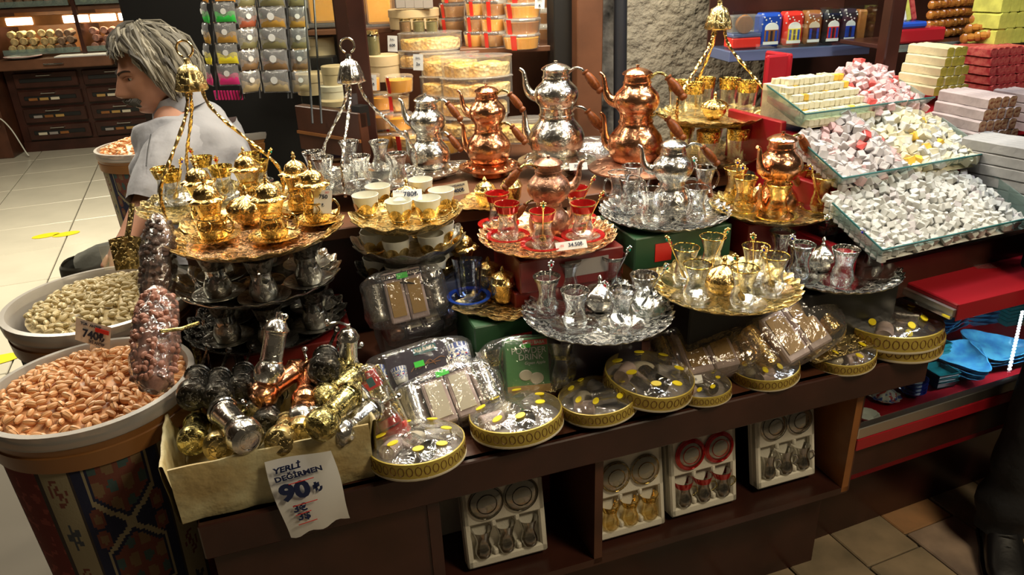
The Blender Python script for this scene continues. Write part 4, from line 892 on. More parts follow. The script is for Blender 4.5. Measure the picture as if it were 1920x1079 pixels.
def iznik_cup(parent,loc,rot,s=1.0,name='flowered_cup'):
    mb=MB(); pr=[(0,0),(.019,0),(.022,.006),(.0255,.03),(.0275,.056),(.026,.057),(.0235,.03),(.018,.01),(0,.008)]
    n=48; full=[]
    for i in range(len(pr)-1):
        k=8 if i in(2,3) else 1
        for j in range(k): t=j/k; full.append((pr[i][0]+(pr[i+1][0]-pr[i][0])*t,pr[i][1]+(pr[i+1][1]-pr[i][1])*t))
    full.append(pr[-1]); mb.lathe(full,n,cap=False); o=mb.build(name,'vc',parent)
    me=o.data
    def col(p):
        c=p.center; a=math.atan2(c.y,c.x); z=c.z
        if math.hypot(c.x,c.y)<.0205 and z>.01: return (.7,.7,.65)
        if z>.046 : return (.08,.12,.35) if int((a+9)*10)%2 else (.7,.7,.68)
        if z<.012: return (.7,.7,.65)
        u=(a*4/PI)%1-.5; v=(z-.029)/.014; d=math.hypot(u*2,v)
        if d<.25: return (.6,.05,.04)
        if d<.55: return (.06,.12,.45) if int(math.atan2(v,u*2)*3+20)%2 else (.7,.7,.68)
        return (.08,.14,.38) if noise.noise((a*9,z*300,0))>.16 else (.72,.72,.68)
    colorize(o,col); o.location=loc; o.rotation_euler=rot; o.scale=(s,)*3; return o
# dark box with flowered cups
r=thing('cup_gift_set','dark printed gift box between two flowered cups, green sticker in the middle','gift set',P(795,722,.755),(R(-46),R(-6),YAW)); 
MB().box(-.07,.07,-.02,.02,0,.085,.003).build('printed_box','darkbox',r,False)
MB().box(-.004,.048,-.0225,-.0205,.064,.080).build('title_plate','teal',r,False); text('ALI BABA',.0115,'cream',r,(.022,-.0235,.072),bold=.02)
MB().box(-.01,.012,-.026,-.0245,.035,.048).build('green_sticker','green',r,False)
iznik_cup(r,(-.045,-.026,.01),(R(4),0,0),.62,'printed_cup')
mb=MB()
for k in range(6): mb.tube(bez([(-.02+k*.010,-.0215,.03+.002*k),(-.01+k*.012,-.0215,.038+(k%2)*.008),(k*.012,-.0215,.032+(k%3)*.005)],4),.0010,5)
mb.build('printed_ornament','woodo',r)
for s_,x in ((-1,-.093),(1,.093)): iznik_cup(r,(x,-.004,.005),(R(-4),R(8*s_),s_),1.05)
def fl(u,v):
    a=2*PI*u; e=-PI/2+PI*v; cx_=math.copysign(abs(math.cos(a))**.6,math.cos(a)); sy_=math.copysign(abs(math.sin(a))**.6,math.sin(a)); ce=abs(math.cos(e))**.5; se=math.copysign(abs(math.sin(e))**.7,math.sin(e)); k=1+.06*noise.noise((cx_*3,sy_*3,se*3+8)); return (cx_*ce*.128*k,sy_*ce*.040*k,.042+se*.052*k)
MB().grid(fl,40,18,True).build('plastic_film','film',r,ang=180)
# silver pair with pink boxes in front
cupset('cup_gift_set','bagged gift set of two silver cups and pink sachets, front and lowest in the pile',P(862,792,.722),(R(-52),R(-10),YAW+.0),'silver','pinkbox',wb=.09,hb=.10,words=[('12 ADET TE',.0080,-.023,.0915,'cream',.01),('ANLIK',.0085,.026,.0915,'cream',.01)],s=1.18,seed=5)
# red packet with tea glass
r=thing('tea_gift_pack','red label packet holding a tea glass of red powder leaning beside the white box','gift set',P(748,815,.735),(R(-30),R(-24),YAW-.1))
MB().box(-.030,.030,.0,.006,0,.145,.002).build('backing_card','brass',r,False)
MB().box(-.028,.020,-.006,-.001,.105,.142,.001).build('red_label','red',r,False); MB().box(-.006,.008,-.0075,-.006,.110,.128).build('blue_stamp','teal',r,False)
for k in range(4): text('ALI BABA TEA',.0045,'cream',r,(-.006,-.0065,.137-.005*k))
g=link('tea_glass',MB().lathe(glass_prof(.088)[0]+glass_prof(.088)[1],28,cap=False).mesh('tea_glass','glass'),r); g.location=(0,-.022,.01)
MB().lathe([(0,.012),(.0225,.013),(.0235,.024),(.0228,.030),(0,.030)],20,cap=False).build('red_powder','red',g); MB().lathe([(0,.031),(.0215,.031),(.0188,.046),(.0196,.058),(0,.058)],20,cap=False).build('orange_powder','woodo',g)
MB().box(-.028,.028,-.03,-.002,-.004,.020,.003).build('red_foot','red',r,False)
def fp(u,v): 
    a=2*PI*u; e=-PI/2+PI*v; return (.036*math.cos(a)*abs(math.cos(e))**.4,-.018+.032*math.sin(a)*abs(math.cos(e))**.4,.07+.085*math.sin(e)+.003*noise.noise((a,e*3,5)))
MB().grid(fp,28,14,True).build('plastic_film','film',r,ang=180)
# green apple pack
r=thing('apple_drink_pack','green powder drink pack with apples between two clear tea glasses on glass saucers','gift set',P(990,735,.735),(R(-24),R(3),YAW-.12))
MB().box(-.048,.048,-.016,.016,.0,.118,.002).build('printed_box','applegreen',r,False); MB().box(-.048,.048,-.0185,-.0165,.0,.016).build('kraft_foot','kraft',r,False)
MB().box(-.008,.046,-.0190,-.0168,.102,.114).build('red_title_bar','red',r,False)
text('ALI BABA',.0095,'cream',r,(.020,-.0198,.108),bold=.02); text('POWDER',.0185,'white',r,(.004,-.0178,.091)); text('DRINK',.0185,'white',r,(.008,-.0178,.077)); text('Green Apple',.009,'white',r,(.016,-.0178,.064),shear=.3)
MB().box(-.012,.008,-.0215,-.0200,.098,.106).build('green_sticker','green',r,False)
for x,z,s_ in ((-.006,.038,.015),(.018,.030,.016)):
    o=MB().lathe([(0,.002),(s_*.9,.002),(s_,0)],24,cap=False,sy=.8).build('apple_slice','cream',r); o.location=(x,-.0168,z); o.rotation_euler=(PI/2,0,0)
for s_ in (-1,1):
    g=link('tea_glass',MB().lathe(glass_prof(.088)[0]+glass_prof(.088)[1],28,cap=False).mesh('tea_glass','glass'),r); g.location=(s_*.072,-.004,.012); g.rotation_euler=(0,R(6*s_),0)
    MB().lathe([(.0200,.052),(.0225,.058),(.0225,.062),(.0208,.055)],28,cap=False).build('gold_band','brass',g)
    dsh=MB().lathe([(0,.0),(.03,.001),(.052,.01),(.0525,.012),(.03,.003)],36,cap=False).build('saucer','glassgold',r); dsh.location=(s_*.064,.016,.045); dsh.rotation_euler=(PI/2,0,0)
def fp(u,v):
    a=2*PI*u; e=-PI/2+PI*v; cx_=math.copysign(abs(math.cos(a))**.6,math.cos(a)); k=1+.06*noise.noise((math.cos(a)*3,e*2,9)); return (cx_*abs(math.cos(e))**.5*.116*k,.034*math.sin(a)*abs(math.cos(e))**.5*k,.057+.066*math.sin(e)*k)
MB().grid(fp,36,16,True).build('plastic_film','film',r,ang=180)
# right gold sets
cupset('cup_gift_set','bagged gift set of gold cups and a pale pink box with a green sticker',P(1338,703,.732),(R(-60),R(-6),YAW-.15),'gold','pinkbox',wb=.10,hb=.10,tb=.045,s=1.22,seed=6)
cupset('cup_gift_set','large crumpled bag of two gold cups and a pink box, further right',P(1512,668,.745),(R(-50),R(-14),YAW+.1),'gold','pinkbox',wb=.10,hb=.105,tb=.05,s=1.3,seed=8,stick=False)
r=thing('gold_foil_sheet','flat gold tray board under the large crumpled bag','tray',P(1555,640,.745),(R(8),R(-4),YAW)); MB().box(-.09,.09,-.06,.06,0,.006,.003).build('board','goldpale',r)
# ---------------------------------------------------------------- foam trays in the cubbyholes
def foamset(label,blpx,w,h,z0,kind,lean=12,roll=0,ru=0):
    b=P(*blpx,z0); r=thing('foam_glass_set',label,'glass set',b,(R(-lean),0,YAW+ru))
    # slab with a recessed lower well: frame pieces
    t=.04; mb=MB().box(0,w,.0,t*.45,0,h,.004)
    mb.box(0,w,-t*.5,0,0,h*.10,.004); mb.box(0,w*.08,-t*.5,0,0,h,.004); mb.box(w*.92,w,-t*.5,0,0,h,.004); mb.box(0,w,-t*.5,0,h*.50,h,.004)
    mb.box(w*.33,w*.39,-t*.5,0,h*.10,h*.17,.003); mb.box(w*.62,w*.68,-t*.5,0,h*.10,h*.17,.003); mb.box(w*.33,w*.39,-t*.5,0,h*.44,h*.52,.003); mb.box(w*.62,w*.68,-t*.5,0,h*.44,h*.52,.003)
    mb.build('foam_tray','foam',r)
    rim={'clear':None,'gold':'bandgold','red':'redband','mug':None}[kind]
    for x in (.29,.72):
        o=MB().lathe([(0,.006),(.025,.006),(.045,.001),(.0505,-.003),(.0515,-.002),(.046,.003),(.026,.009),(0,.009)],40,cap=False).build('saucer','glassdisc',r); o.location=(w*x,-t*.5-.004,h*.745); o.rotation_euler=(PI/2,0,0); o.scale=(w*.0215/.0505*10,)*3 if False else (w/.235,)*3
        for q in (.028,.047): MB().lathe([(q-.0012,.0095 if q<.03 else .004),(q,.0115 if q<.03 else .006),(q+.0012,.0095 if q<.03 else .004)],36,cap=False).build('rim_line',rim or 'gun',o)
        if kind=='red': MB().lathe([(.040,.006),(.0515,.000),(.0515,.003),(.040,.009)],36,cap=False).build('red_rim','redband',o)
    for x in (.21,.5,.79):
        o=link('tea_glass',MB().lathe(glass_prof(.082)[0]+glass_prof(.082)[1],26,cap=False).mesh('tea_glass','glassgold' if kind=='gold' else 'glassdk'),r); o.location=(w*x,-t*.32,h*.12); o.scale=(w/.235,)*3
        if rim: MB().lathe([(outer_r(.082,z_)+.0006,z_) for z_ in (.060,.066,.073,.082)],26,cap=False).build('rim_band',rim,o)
        if kind in('mug','red'): MB().tube(bez([(.022,-.012,.060),(.036,-.014,.058),(.040,-.014,.040),(.024,-.012,.028)],5),.0022,8).build('cup_handle','brass' if kind=='red' else 'chrome',o)
    return r
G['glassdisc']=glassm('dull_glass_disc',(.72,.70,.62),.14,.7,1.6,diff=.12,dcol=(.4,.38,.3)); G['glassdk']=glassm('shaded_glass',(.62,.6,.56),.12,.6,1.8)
foamset('white foam tray with two glass saucers and three tea glasses in the left cubbyhole',(875,1062),.192,.215,.335,'clear',10,ru=-.02)
foamset('white foam tray with gold-patterned tea glasses, left one of three in the right cubbyhole',(1116,1010),.178,.215,.335,'gold',10)
foamset('white foam tray with red-rimmed saucers and cups in the right cubbyhole',(1252,966),.186,.218,.335,'red',10)
foamset('white foam tray with handled glass cups at the right end of the right cubbyhole',(1412,914),.178,.222,.34,'mug',12,ru=.0)
box_on(0,0,.326,.56,.10,.12,'foam','whitish carton standing behind the left foam tray',at=UV(.005,.28,.5))
box_on(0,0,.326,.52,.10,.12,'redbox','red carton in the dark back of the left cubbyhole',at=UV(.23,.30,.5))
box_on(0,0,.326,.50,.14,.14,'darkbox','dark carton in the back of the right cubbyhole',at=UV(.66,.40,.5))
# ================================================================ nut barrels
def kilim(u,v):
    """flat carpet print; u around 0..1, v up 0..1 -> colour"""
    NAVY=(.012,.016,.05); RED=(.15,.02,.016); CR=(.30,.26,.16); RO=(.16,.05,.035); TAN=(.19,.12,.06)
    s=(u*3)%1        # three repeats round the barrel
    if s<.40:
        x=(s-.20)/.20; y=((v*3.3+.35)%1-.5)*2
        d=max(abs(x)*.80,abs(x)*.42+abs(y)*.60)
        if d<.62:
            if d>.54: return CR
            if d>.48: return NAVY
            e=math.sin(x*9)*math.sin(y*8)
            return TAN if e>.35 else ((.05,.09,.09) if e<-.55 else RO)
        e=math.hypot((abs(x)-.72)*1.1,(abs(y)-.78))
        if e<.2: return RO if e>.1 else TAN
        e=math.hypot((x*1.1),(abs(y)-1)); 
        if e<.12: return CR
        return NAVY
    if s<.415 or .555<s<.57 or .83<s<.845 or s>.985: return (.04,.03,.03)
    if s<.555 or s>.845:
        x=(s-.485)/.07 if s<.6 else (s-.915)/.07; y=((v*7)%1-.5)*2; k=int(v*7)%2
        d=math.hypot(x,y)
        a=math.atan2(y,x)
        if k: return (.05,.06,.08) if d<.45*(1+.4*math.cos(5*a)) and d>.12 else CR
        return RO if d<.6 and (d<.3 or d>.45) and math.sin(a*2)>-.6 else CR
    return RED if noise.noise((u*60,v*50,0))<.25 else (.26,.05,.04)
def barrel(label,c,Rr,h,rot=0):
    r=thing('nut_barrel',label,'barrel',(c.x,c.y,0),rot); z=h
    mb=MB(); nu,nv=240,130; Rb=Rr*.78
    def fn(u,v): rr_=Rb+(Rr*.95-Rb)*v; a=-2*PI*u; k=1+.012*math.sin(a*9+v*4)*(1-v); return (rr_*k*math.cos(a),rr_*k*math.sin(a),.01+v*(z-.09))
    mb.grid(fn,nu,nv,True); o=mb.build('carpet_cover','kilim',r)
    cols=[kilim((i+.5)/nu,(j+.5)/(nv-1)) for j in range(nv-1) for i in range(nu)]; colorize(o,lambda p:cols[p.index])
    MB().lathe([(Rr*.955,z-.085),(Rr*.985,z-.083),(Rr*1.0,z-.05),(Rr*.985,z-.048),(Rr*1.01,z-.028),(Rr*.97,z-.024)],72,cap=False).build('brown_band','brownband',r)
    MB().lathe([(Rr*.965,z-.04),(Rr*1.02,z-.030),(Rr*1.035,z-.010),(Rr*1.03,z),(Rr*.97,z+.001),(Rr*.94,z-.01),(Rr*.90,z-.10),(0,z-.12)],72,cap=False).build('plastic_rim','rimp',r)
    return r
def nut_mesh(shell,kern):
    mb=MB(); n=10
    # two half shells slightly agape along one side, kernel between
    def half(sg):
        v=[];f=[]; m=6
        for i in range(m+1):
            e=PI*i/m; x=-.5*math.cos(e); rr_=.5*math.sin(e)**.8
            for j in range(5):
                t=PI*j/4; y=math.cos(t)*rr_*.62; z=math.sin(t)*rr_*.58
                gap=.02+.05*(x+.5)
                v.append((x,y,sg*(z+gap*.5)))
        for i in range(m):
            for j in range(4):
                q=(i*5+j,i*5+j+1,(i+1)*5+j+1,(i+1)*5+j); f.append(q if sg<0 else q[::-1])
        mb.add(v,f)
    half(1); half(-1); mb.mi(1).ball((0,0,0),.46,.27,.27,8,5); return mb.mesh('nut',[shell,kern])
NM=[nut_mesh('nuto','kern'),nut_mesh('nutp','kerng')]
def heap_nuts(c,z,Rr,dome,L,me,label,grp,cnt,clipfn=None,seed=1,core='nuto'):
    q=random.Random(seed)
    zf=lambda x,y: dome*max(0,1-(x*x+y*y)/(Rr*Rr))+.008*noise.noise((x*14,y*14,seed))
    mb=MB().grid(lambda u,v:(Rr*v*math.cos(2*PI*u),Rr*v*math.sin(2*PI*u),zf(Rr*v*math.cos(2*PI*u),Rr*v*math.sin(2*PI*u))-L*.35),40,12,True)
    o=mb.build('nut_heap',core); o.location=(c.x,c.y,z); tag(o,label.replace('single','hidden mass under the'),'nuts'); o['kind']='stuff'
    pts=[];tries=0
    while len(pts)<cnt and tries<40000:
        tries+=1; a=q.uniform(0,2*PI); r_=Rr*math.sqrt(q.random())*.98; x,y=r_*math.cos(a),r_*math.sin(a)
        if any((x-a_)**2+(y-b_)**2<(L*.56)**2 for a_,b_ in pts): continue
        pts.append((x,y))
    for x,y in pts:
        s=L*q.uniform(.88,1.12); o=link('pistachio_nut',me); o.location=(c.x+x,c.y+y,z+zf(x,y)+q.uniform(-.001,.003)); o.rotation_euler=(q.uniform(-.5,.5)+q.choice((0,1.57,-1.3)),q.uniform(-.45,.45),q.uniform(0,6.3)); o.scale=(s,s*.95,s*.95)
        tag(o,label,'nut',grp)
b1=P(168,716,.86); b1.z=0; R1=widthpx(b1+Vector((0,0,.86)),356)/2
barrel('big nearest carpet-covered barrel of orange pistachios at the left',b1,R1,.86,R(-33))
heap_nuts(b1,.845,R1*.93,.030,.0215,NM[0],'single orange pistachio nut in the nearest barrel','orange pistachios in the nearest barrel',300,seed=2)
b2=P(188,556,.88); b2.z=0; R2=widthpx(b2+Vector((0,0,.88)),318)/2
barrel('second carpet-covered barrel with pale pistachios behind the nearest one',b2,R2,.88,R(-90))
heap_nuts(b2+Vector((.02,0,0)),.865,R2*.88,.030,.0215,NM[1],'single pale pistachio nut in the second barrel','pale pistachios in the second barrel',300,seed=3,core='nutp')
b3=P(270,272,.90); b3.z=0; R3=widthpx(b3+Vector((0,0,.90)),165)/2
barrel('small-looking far barrel of orange pistachios behind the seated man',b3,R3,.90,R(-75))
heap_nuts(b3,.885,R3*.92,.05,.024,NM[0],'single orange pistachio nut in the far barrel behind the man','orange pistachios in the far barrel',180,seed=4)
b4=P(466,236,.92); b4.z=0; R4=widthpx(b4+Vector((0,0,.92)),158)/2
barrel('far barrel of pale nuts below the hanging spice bags',b4,R4,.92,R(-40))
heap_nuts(b4,.905,R4*.92,.05,.022,NM[1],'single pale nut in the barrel below the spice bags','pale nuts below the spice bags',180,seed=5,core='nutp')
cc=card(.085,.052,lines=[('740₺',.026,.004,-.004,None,.03),('TÜR  ANTEP',.009,-.004,.018,None,.03),('İRİ ANTEP',.008,.012,-.019,None,.03)],red=(.008,.040,.008,.017)); cc.location=P(174,626,.90)+Vector((0,0,0)); cc.rotation_euler=(R(-10),R(12),R(-14)); tag(cc,'white price card reading 740 stuck in the orange pistachios','price card')
MB().box(-.006,.006,.001,.003,-.055,.0).build('card_stick','plastic',cc,False)
cc=card(.05,.05,lines=[('740₺',.014,0,0,None,.02)],red=(-.015,.015,.014,.020)); cc.location=P(442,208,.98); cc.rotation_euler=(0,R(-14),R(10)); tag(cc,'small white price card in the barrel below the spice bags','price card')
# scoop and card holder in pale pistachios
sp=thing('metal_scoop','brass-coloured metal scoop standing in the pale pistachios','scoop',P(243,505,.895),(R(-12),R(8),R(25)))
MB().grid(lambda u,v:((u-.5)*.085*(1-.25*(1-v)),.028*math.cos((u-.5)*2.6)-.028,v*(.088-.03*abs(u-.5)**2)),14,10).build('scoop_blade','goldpale',sp)
MB().tube([(0,.0,.08),(.01,.01,.12),(.02,.02,.17)],.007,8).build('scoop_handle','goldpale',sp)
o=MB().box(-.014,.014,-.0015,.0015,-.02,.045,.001).build('card_holder','plastic'); o.location=P(203,492,.91); o.rotation_euler=(R(-5),0,R(15)); tag(o,'clear plastic card holder stuck in the pale pistachios','card holder')
# bags of nuts hanging between barrels and counter
def nutbag(name,label,a,b,rad,m,me,L,clear,cnt,seed):
    a=Vector(a);b=Vector(b); r=thing(name,label,'bag of nuts',a); d=b-a; q=random.Random(seed); n=14
    radf=lambda t: rad*(.35+.65*math.sin(min(1,max(0,t*1.05))*PI)**.35) if t<.97 else rad*.4
    MB().tube([d*(i/n)+Vector((.004*math.sin(i*1.3),0,0)) for i in range(n+1)],[max(.006,radf(i/n))*.86 for i in range(n+1)],14).build('nut_filling',m,r)
    dn_=d.normalized(); qx=dn_.orthogonal(); qy=dn_.cross(qx)
    for k in range(cnt):
        t=q.uniform(.06,.92); an=q.uniform(0,2*PI); o=link('nut',me,r); o.location=d*t+(qx*math.cos(an)+qy*math.sin(an))*radf(t)*.86; s=L*q.uniform(.8,1.2); o.scale=(s,)*3; o.rotation_euler=(q.uniform(0,6),q.uniform(0,6),q.uniform(0,6))
    MB().tube([d*(i/n)+Vector((.004*math.sin(i*1.3),0,0)) for i in range(n+1)],[max(.008,radf(i/n)*(1.13+.05*math.sin(i*2.1))) for i in range(n+1)],18).build('clear_bag',clear,r)
    return r
kn=MB().ball((0,0,0),.5,.38,.34,8,5).mesh('nut',G['netbrown']); G['almond']=mat('peeled_nut',(.52,.24,.17),.45,var=.4,vs=60); ka=MB().ball((0,0,0),.5,.36,.33,8,5).mesh('nut',G['almond'])
nutbag('nut_bag','brown bag of dried nuts hanging upright beside the gold trays',PD(293,592,1.52),PD(299,404,1.58),.031,'netbrown',kn,.014,'film2',150,5)
nutbag('nut_bag','clear bag of reddish peeled nuts resting on the rim of the nearest barrel',PD(285,735,1.30),PD(298,543,1.42),.036,'almond',ka,.015,'film2',220,6)
rod=MB().tube([PD(300,622,1.30),PD(340,617,1.33),PD(372,606,1.37)],.0035,8).build('metal_rod','brass'); tag(rod,'thin brass rod sticking out from the bag of peeled nuts','rod')
# ================================================================ sweets stand on the right
SY=R(21.5); sx=Vector((math.cos(SY),math.sin(SY),0)); sy=Vector((-math.sin(SY),math.cos(SY),0))
trays=[('A',Vector((.778,1.932,1.21)),.165,19,.46),('B',Vector((.812,1.742,1.09)),.178,22,.53),('C',Vector((.831,1.538,.98)),.175,22,.56)]
st=thing('sweets_stand','red stepped stand carrying the glass trays of Turkish delight','stand',(.831,1.538,0),SY)
for (n,o,dp,tl,W) in trays:
    l=Matrix.Rotation(-SY,3,'Z')@(o-Vector((.831,1.538,0)))
    MB().box(l.x+.01,l.x+1.2,l.y+.05,l.y+.30,o.z-.17,o.z-.062,.004).build('step_box','redp' if n!='C' else 'wood',st,False)  # lowest step box in dark colour stands for the shaded gap under its tray
    MB().box(l.x-.012,l.x+.008,l.y+.07,l.y+.30,o.z-.19,o.z-.03,.003).build('side_panel','redp',st,False)
MB().box(.02,1.3,.12,.62,.66,.80).build('base_box','wood',st,False)
MB().box(.85,2.4,1.35,1.40,.0,2.4).build('back_panel','wood',st,False)
CM=Matrix.Identity(4)
def cube_mesh(m,jag=.10,sz=1,m2=None):
    q=random.Random(len(m)+int(jag*100)); mb=MB().box(-.5,.5,-.5,.5,-.5,.5,.09); mb.v=[(x+q.uniform(-jag,jag)*.6,y+q.uniform(-jag,jag)*.6,z+q.uniform(-jag,jag)*.6) for x,y,z in mb.v]
    return mb.mesh('delight_cube',m,False)
CU={k:[cube_mesh(k,j) for j in (.08,.12,.16)] for k in ('dw','dc','dg','dp','dy','dr','dyj')}
q=random.Random(5)
def glass_tray(o,W,dp,tl,label,depth=.05):
    M=Matrix.Translation(o)@Euler((R(tl),0,SY)).to_matrix().to_4x4()
    r=thing('glass_tray',label,'tray',o,Euler((R(tl),0,SY))); t=.004; b=-depth; fo=.02
    MB().box(fo,W-fo,fo,dp,b,b+t).build('bottom_pane','glassgreen',r,False)
    MB().add([(0,0,0),(W,0,0),(W-fo,fo,b),(fo,fo,b),(0,t,0),(W,t,0),(W-fo,fo+t,b),(fo,fo+t,b)],[(0,3,2,1),(4,5,6,7),(0,1,5,4)]).build('front_pane','glassgreen',r,False)
    MB().add([(0,0,0),(fo,fo,b),(fo,dp,b),(0,dp,0),(t,0,0),(fo+t,fo,b),(fo+t,dp,b),(t,dp,0)],[(0,1,2,3),(4,7,6,5),(0,3,7,4)]).build('side_pane','glassgreen',r,False)
    MB().box(W-fo,W-fo+t,fo,dp,b,0).build('side_pane','glassgreen',r,False)
    MB().box(0,W,-.0015,.0015,-.001,.0025).build('front_edge','teal',r,False); MB().box(-.0015,.0015,0,dp,-.001,.0025).build('side_edge','teal',r,False)
    return M
def heap(M,x0,x1,y0,y1,s,hf,mats,wts,label,grp,cnt,core,depth=.045):
    n=[]; mb=MB().grid(lambda u,v:(x0+(x1-x0)*u,y0+(y1-y0)*v,hf(x0+(x1-x0)*u,y0+(y1-y0)*v)-s*.8),16,10)
    o=mb.build('delight_heap',core); o.matrix_world=M; tag(o,'lower layers under the '+grp,'sweets'); o['kind']='stuff'
    pts=[];tr_=0
    while len(pts)<cnt and tr_<30000:
        tr_+=1; x=q.uniform(x0,x1); y=q.uniform(y0,y1)
        if any((x-a)**2+(y-b)**2<(s*.80)**2 for a,b in pts): continue
        pts.append((x,y))
    for x,y in pts:
        k=q.choices(mats,wts)[0]; o=link('delight_cube',q.choice(CU[k])); o.matrix_world=M@Matrix.Translation((x,y,hf(x,y)+q.uniform(-.1,.35)*s))@Euler((q.uniform(-.7,.7),q.uniform(-.7,.7),q.uniform(0,6))).to_matrix().to_4x4()@Matrix.Diagonal((s*q.uniform(.85,1.1),)*3+(1,))
        tag(o,label,'sweet',grp)
    # row of cubes seen through the glass side
    return len(pts)
rpn=PD(1455,200,2.38); o=MB().box(-.05,.03,0,.02,-.22,.16,.006).box(.03,.05,.0,.12,-.22,.16,.006).build('red_board','redp'); o.location=rpn; o.rotation_euler=(0,0,R(20)); tag(o,'glossy red upright board left of the top glass tray','board')
# tray A: neat yellow rows + pink heap
n,o,dp,tl,W=trays[0]; M=glass_tray(o,W,dp,tl,'top glass tray with stacked cream delight and a pink delight heap')
s=.0165; Mi=Matrix.Translation(o)@Euler((0,0,SY)).to_matrix().to_4x4()
for lv in range(6):
    y=.012+lv*.024; z=-.035+lv*.0175+s*.5
    for i in range(13-(lv>3)):
        for bk in range(2 if lv<5 else 3):
            if bk and q.random()<.15: continue
            x=.028+i*(s+.0012)+q.uniform(-.001,.001)+ (lv*.002)
            if lv==5 and bk==0 and i<1: continue
            oo=link('delight_cube',q.choice(CU['dc'] if q.random()<.93 else CU['dyj'])); oo.matrix_world=Mi@Matrix.Translation((x,y+bk*.018,z))@Euler((0,0,q.uniform(-.08,.08))).to_matrix().to_4x4()@Matrix.Diagonal((s,s,s,1))
            tag(oo,'cream cube of the neatly stacked delight rows in the top glass tray','sweet','stacked cream delight rows')
    mb=MB().box(.02,.25,y-.004,dp+.03,-.04,z-s*.45); cc_=mb.build('delight_heap','dc'); cc_.matrix_world=Mi; tag(cc_,f'inner mass of the stacked cream delight, step {("lowest","second","third","fourth","fifth","top")[lv]}','sweets'); cc_['kind']='stuff'
heap(Mi,.255,.44,.0,.17,.018,lambda x,y:-.03+y*.55+.025*math.exp(-((x-.33)/.05)**2),['dp','dr','dg'],[8,1,1],'dusted pink delight cube in the heap right of the cream rows','pink delight heap in the top tray',95,'dp')
# tray B
n,o,dp,tl,W=trays[1]; M=glass_tray(o,W,dp,tl,'middle glass tray with grey-pink and cream delight heaps')
Mi=Matrix.Translation(o)@Euler((0,0,SY)).to_matrix().to_4x4()
heap(Mi,.03,.27,.01,.20,.021,lambda x,y:-.028+y*.40+.035*math.exp(-((x-.17)/.08)**2)*(y/.17)+.01*math.sin(x*40),['dg','dp','dr'],[16,3,1],'dusted lilac-grey delight cube in the left heap of the middle tray','lilac-grey delight heap in the middle tray',120,'dg')
heap(Mi,.26,.50,.01,.20,.021,lambda x,y:-.022+y*.42+.035*math.exp(-((x-.36)/.08)**2)*(y/.17),['dc','dw','dyj'],[14,5,1],'cream delight cube in the right heap of the middle tray','cream delight heap in the middle tray',120,'dc')
for i in range(11):
    for j in range(2):
        oo=link('delight_cube',CU['dg'][i%3]); oo.matrix_world=Mi@Matrix.Translation((.022,.018+i*.0185,-.030+i*.0065+j*.019))@Matrix.Diagonal((.017,.017,.018,1)); tag(oo,'grey cube lined up behind the glass side of the middle tray','sweet','cubes behind the side glass of the middle tray')
# tray C
n,o,dp,tl,W=trays[2]; M=glass_tray(o,W,dp,tl,'lowest glass tray heaped with small white delight cubes')
Mi=Matrix.Translation(o)@Euler((0,0,SY)).to_matrix().to_4x4()
heap(Mi,.028,.50,.014,.21,.0172,lambda x,y:-.026+y*.42+.018*math.exp(-((x-.27)/.12)**2)*(y/.15),['dw','dg'],[9,1],'small white dusted delight cube in the heap of the lowest tray','white delight heap in the lowest tray',300,'dw')
for i in range(11):
    for j in range(2):
        oo=link('delight_cube',CU['dw'][i%3]); oo.matrix_world=Mi@Matrix.Translation((.022,.018+i*.0175,-.030+i*.0065+j*.018))@Matrix.Diagonal((.015,.015,.016,1)); tag(oo,'white cube lined up behind the glass side of the lowest tray','sweet','cubes behind the side glass of the lowest tray')
def slab(side,cut,L=.12,w_=.024,h=.021):
    mb=MB(); n=6; q2=random.Random(len(side))
    def ring(y): return [(-w_/2,y,0),(w_/2,y,0),(w_/2,y,h*.85),(w_/4,y,h),(-w_/4,y,h),(-w_/2,y,h*.85)]
    v=[];f=[]
    for i in range(n+1):
        for p in ring(L*i/n): v.append((p[0]+q2.uniform(-.0008,.0008),p[1],p[2]+q2.uniform(-.0008,.0008)))
    for i in range(n):
        for j in range(6): f.append((i*6+j,i*6+(j+1)%6,(i+1)*6+(j+1)%6,(i+1)*6+j))
    mb.add(v,f); mb.add([v[n*6+j] for j in range(6)],[tuple(range(6))]); mb.mi(1).add([v[j] for j in range(6)],[tuple(range(5,-1,-1))])
    return mb.mesh('slab',[side,cut],False)
def slab_stack(base,rot,cols,lv,side,cut,label,grp,L=.12,w_=.024,h=.021,step=.010,side_step=0,xo=0):
    me=slab(side,cut,L,w_,h); Mx=Matrix.Translation(base)@Euler((0,0,rot)).to_matrix().to_4x4()
    for k in range(lv):
        for i in range(cols):
            if i*1.0>cols-.5-k*side_step: continue
            o=link('sweet_slab',me); o.matrix_world=Mx@Matrix.Translation((k*xo+i*(w_+.001)+q.uniform(-.0008,.0008),k*step+q.uniform(-.003,.003),k*(h+.001))); tag(o,label,'sweet',grp)
G['dwslab']=mat('pale_dusted_slab',(.40,.39,.38),.8,0,'noise',70,.5,var=.2,vs=25)
slab_stack(PD(1757,180,2.25),R(18),5,5,'sy','syc','dusted yellow pistachio delight slab in the stack on the upper right','yellow pistachio slabs',L=.15,w_=.026,h=.0265,step=.004,side_step=.55,xo=.010)
slab_stack(PD(1862,176,2.33),R(18),6,5,'sr','sr','dark red pomegranate delight slab right of the yellow ones','dark red pomegranate slabs',L=.15,w_=.026,h=.0265,step=.004,xo=-.004)
slab_stack(PD(1826,290,2.05),R(16),6,5,'sg','sgc','dusted brown nut delight slab in the stack at the right edge','brown nut slabs',L=.17,w_=.024,h=.029,step=.003,side_step=.4,xo=.009)
